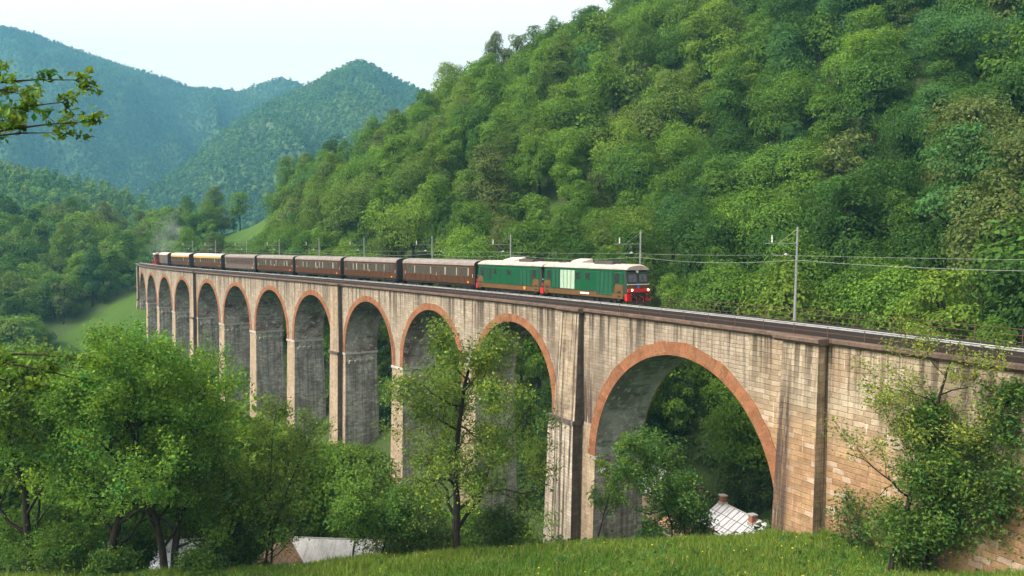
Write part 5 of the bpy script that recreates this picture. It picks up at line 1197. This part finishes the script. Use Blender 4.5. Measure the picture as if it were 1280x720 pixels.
def house(label, x, y, ang, ln, hw, zr, ze, zb, rmat, wmat, chims=(), seams=0, cross=0, over=.3):
    """ridge along local x; slope faces local -y and +y"""
    o = empty('house', (x, y, zb + CZ), ang); tag(o, label, 'house'); R_, E_ = zr - zb, ze - zb; h = ln / 2
    m = MB(); m.box((0, 0, E_ / 2 - .6), (ln, hw * 2, E_ + 1.2), 0)
    for sx in (-1, 1): m.quad([(sx * h, -hw, E_), (sx * h, hw, E_), (sx * h, 0, R_ - .05)], None, 0)
    m.build('wall', wmat, o)
    m = MB(); sl = math.hypot(hw, R_ - E_); t = .10; k = over / hw
    for sy in (-1, 1):
        e = (sy * (hw + over), E_ - (R_ - E_) * k)
        a, b = h + over, -h - over
        q = [(b, e[0], e[1]), (a, e[0], e[1]), (a, 0, R_), (b, 0, R_)]; m.quad([(p_[0], p_[1], p_[2] + t) for p_ in q], [(b, 0), (a, 0), (a, sl), (b, sl)]); m.quad([(p_[0], p_[1], p_[2] - .02) for p_ in q][::-1], None)
        for i in range(4): c, d = q[i], q[(i + 1) % 4]; m.quad([(c[0], c[1], c[2] - .02), (d[0], d[1], d[2] - .02), (d[0], d[1], d[2] + t), (c[0], c[1], c[2] + t)])
    rf = m.build('roof', rmat, o)
    m = MB(); m.tube([(-h - over, 0, R_ + t + .01), (h + over, 0, R_ + t + .01)], .07, 6); m.build('ridge_cap', M_capm, rf)
    for sy in (-1, 1):
        m = MB(); m.tube([(-h - over, sy * (hw + over + .05), E_ - (R_ - E_) * k), (h + over, sy * (hw + over + .05), E_ - (R_ - E_) * k)], .07, 6); m.build('gutter', M_seam, rf)
    if seams:
        m = MB()
        for sy in (-1, 1):
            for i in range(1, seams):
                xx = -h - over + (ln + 2 * over) * i / seams; e = (xx, sy * (hw + over), E_ - (R_ - E_) * k + t + .02); m.tube([e, (xx, 0, R_ + t + .02)], .035, 4)
            for i in range(1, cross + 1):
                f = i / (cross + 1); yy = sy * (hw + over) * (1 - f); zz = E_ - (R_ - E_) * k + (R_ - E_) * (1 + k) * f + t + .02; m.tube([(-h - over, yy, zz), (h + over, yy, zz)], .035, 4)
        m.build('seam', M_seam, rf)
    for cx, cyy, ch in chims:
        zz = R_ - abs(cyy) * (R_ - E_) / hw; m = MB(); m.box((cx, cyy, zz + ch / 2 - .2), (.5, .5, ch + .4)); c = m.build('chimney', M_chim, rf); m = MB(); m.box((cx, cyy, zz + ch + .06), (.66, .66, .12)); m.build('chimney_cap', M_capm, c); m = MB(); m.box((cx, cyy, zz + .02), (.66, .66, .34)); m.build('chimney_flashing', M_capm, c)
    m = MB(); m.box((h * .3, -hw - .02, 1.0), (.95, .08, 2.0)); d = m.build('door', M_woodd, o); m = MB(); m.tube([(h * .3 + .35, -hw - .09, 1.0), (h * .3 + .35, -hw - .12, 1.0)], .03, 6); m.build('handle', M_seam, d)
    for wx, wy, rt in ((-h * .4, -hw - .02, 0), (h + .02, 0, 1), (-h - .02, 0, 1)):
        m = MB(); d1 = (.85, .06, .95) if not rt else (.06, .85, .95); m.box((wx, wy, max(1.0, E_ * .5)), d1, 0); f = m.build('window', M_woodd, o); d2 = (.7, .08, .8) if not rt else (.08, .7, .8); m = MB(); m.box((wx, wy, max(1.0, E_ * .5)), d2); m.build('pane', M_glass, f)
    return o
house('small house with white sheet-metal roof and two brick chimneys below the big arch', 25.9, 72.2, math.atan2(5.8, -1.9), 6.4, 2.6, -24.6, -26.4, -29.6, M_rw, M_hb, [(3.0, .0, .75), (-1.9, .45, .8)], 9, 2)
house('low house with white roof half hidden by the leafy tree inside the big arch', 22.9, 86, 2.0, 7, 2.8, -24.9, -26.6, -30, M_rg, M_hb, [], 0)
house('tumbledown shed with old brown tiles at the foot of the leafy tree', 20.6, 71.5, 1.9, 3.4, 1.6, -24.6, -25.6, -28.5, M_tile, M_hb)
house('house with streaky blue-white metal roof and one pale chimney at the lower left', -23.1, 66.4, .06, 5.2, 3.2, -25.0, -27.0, -30.5, M_rb, M_hw, [(1.1, -.9, .85)], 0)
house('house with long grey-white sheet roof behind the rounded small tree', -10.4, 66.8, -.10, 7.8, 3.0, -25.1, -27.2, -30.8, M_rg, M_hw, [], 0)
house('lean house with rusty brown tiled roof against the grey-white sheet roof', -15.4, 65.0, 1.45, 5.0, 2.6, -25.0, -26.9, -30.8, M_tile, M_hb)
# low walls
o = empty('low_brick_wall', (10.6, 57.0, H1(10.6, 57.0) + CZ), .12); tag(o, 'low crumbling brick wall in the grass below the big arch', 'wall'); m = MB()
for k in range(7): m.box((-1.8 + k * .6, 0, .1 + .06 * rnd.random()), (.58, .35, .5 + .1 * rnd.random()))
m.build('wall', M_abut, o)
q = at_depth(664, 632, 97); o = empty('retaining_wall', (q[0], q[1], q[2] + CZ - 1.2), .5); tag(o, 'grey retaining wall behind the piers left of the stained buttress', 'wall'); m = MB(); m.box((0, 0, 0.4), (5, .8, 2.6)); m.build('wall', M_grey, o, bevel=.08); m = MB(); m.box((0, -.05, 1.76), (5.2, 1.0, .16)); m.build('coping', M_capm, o)
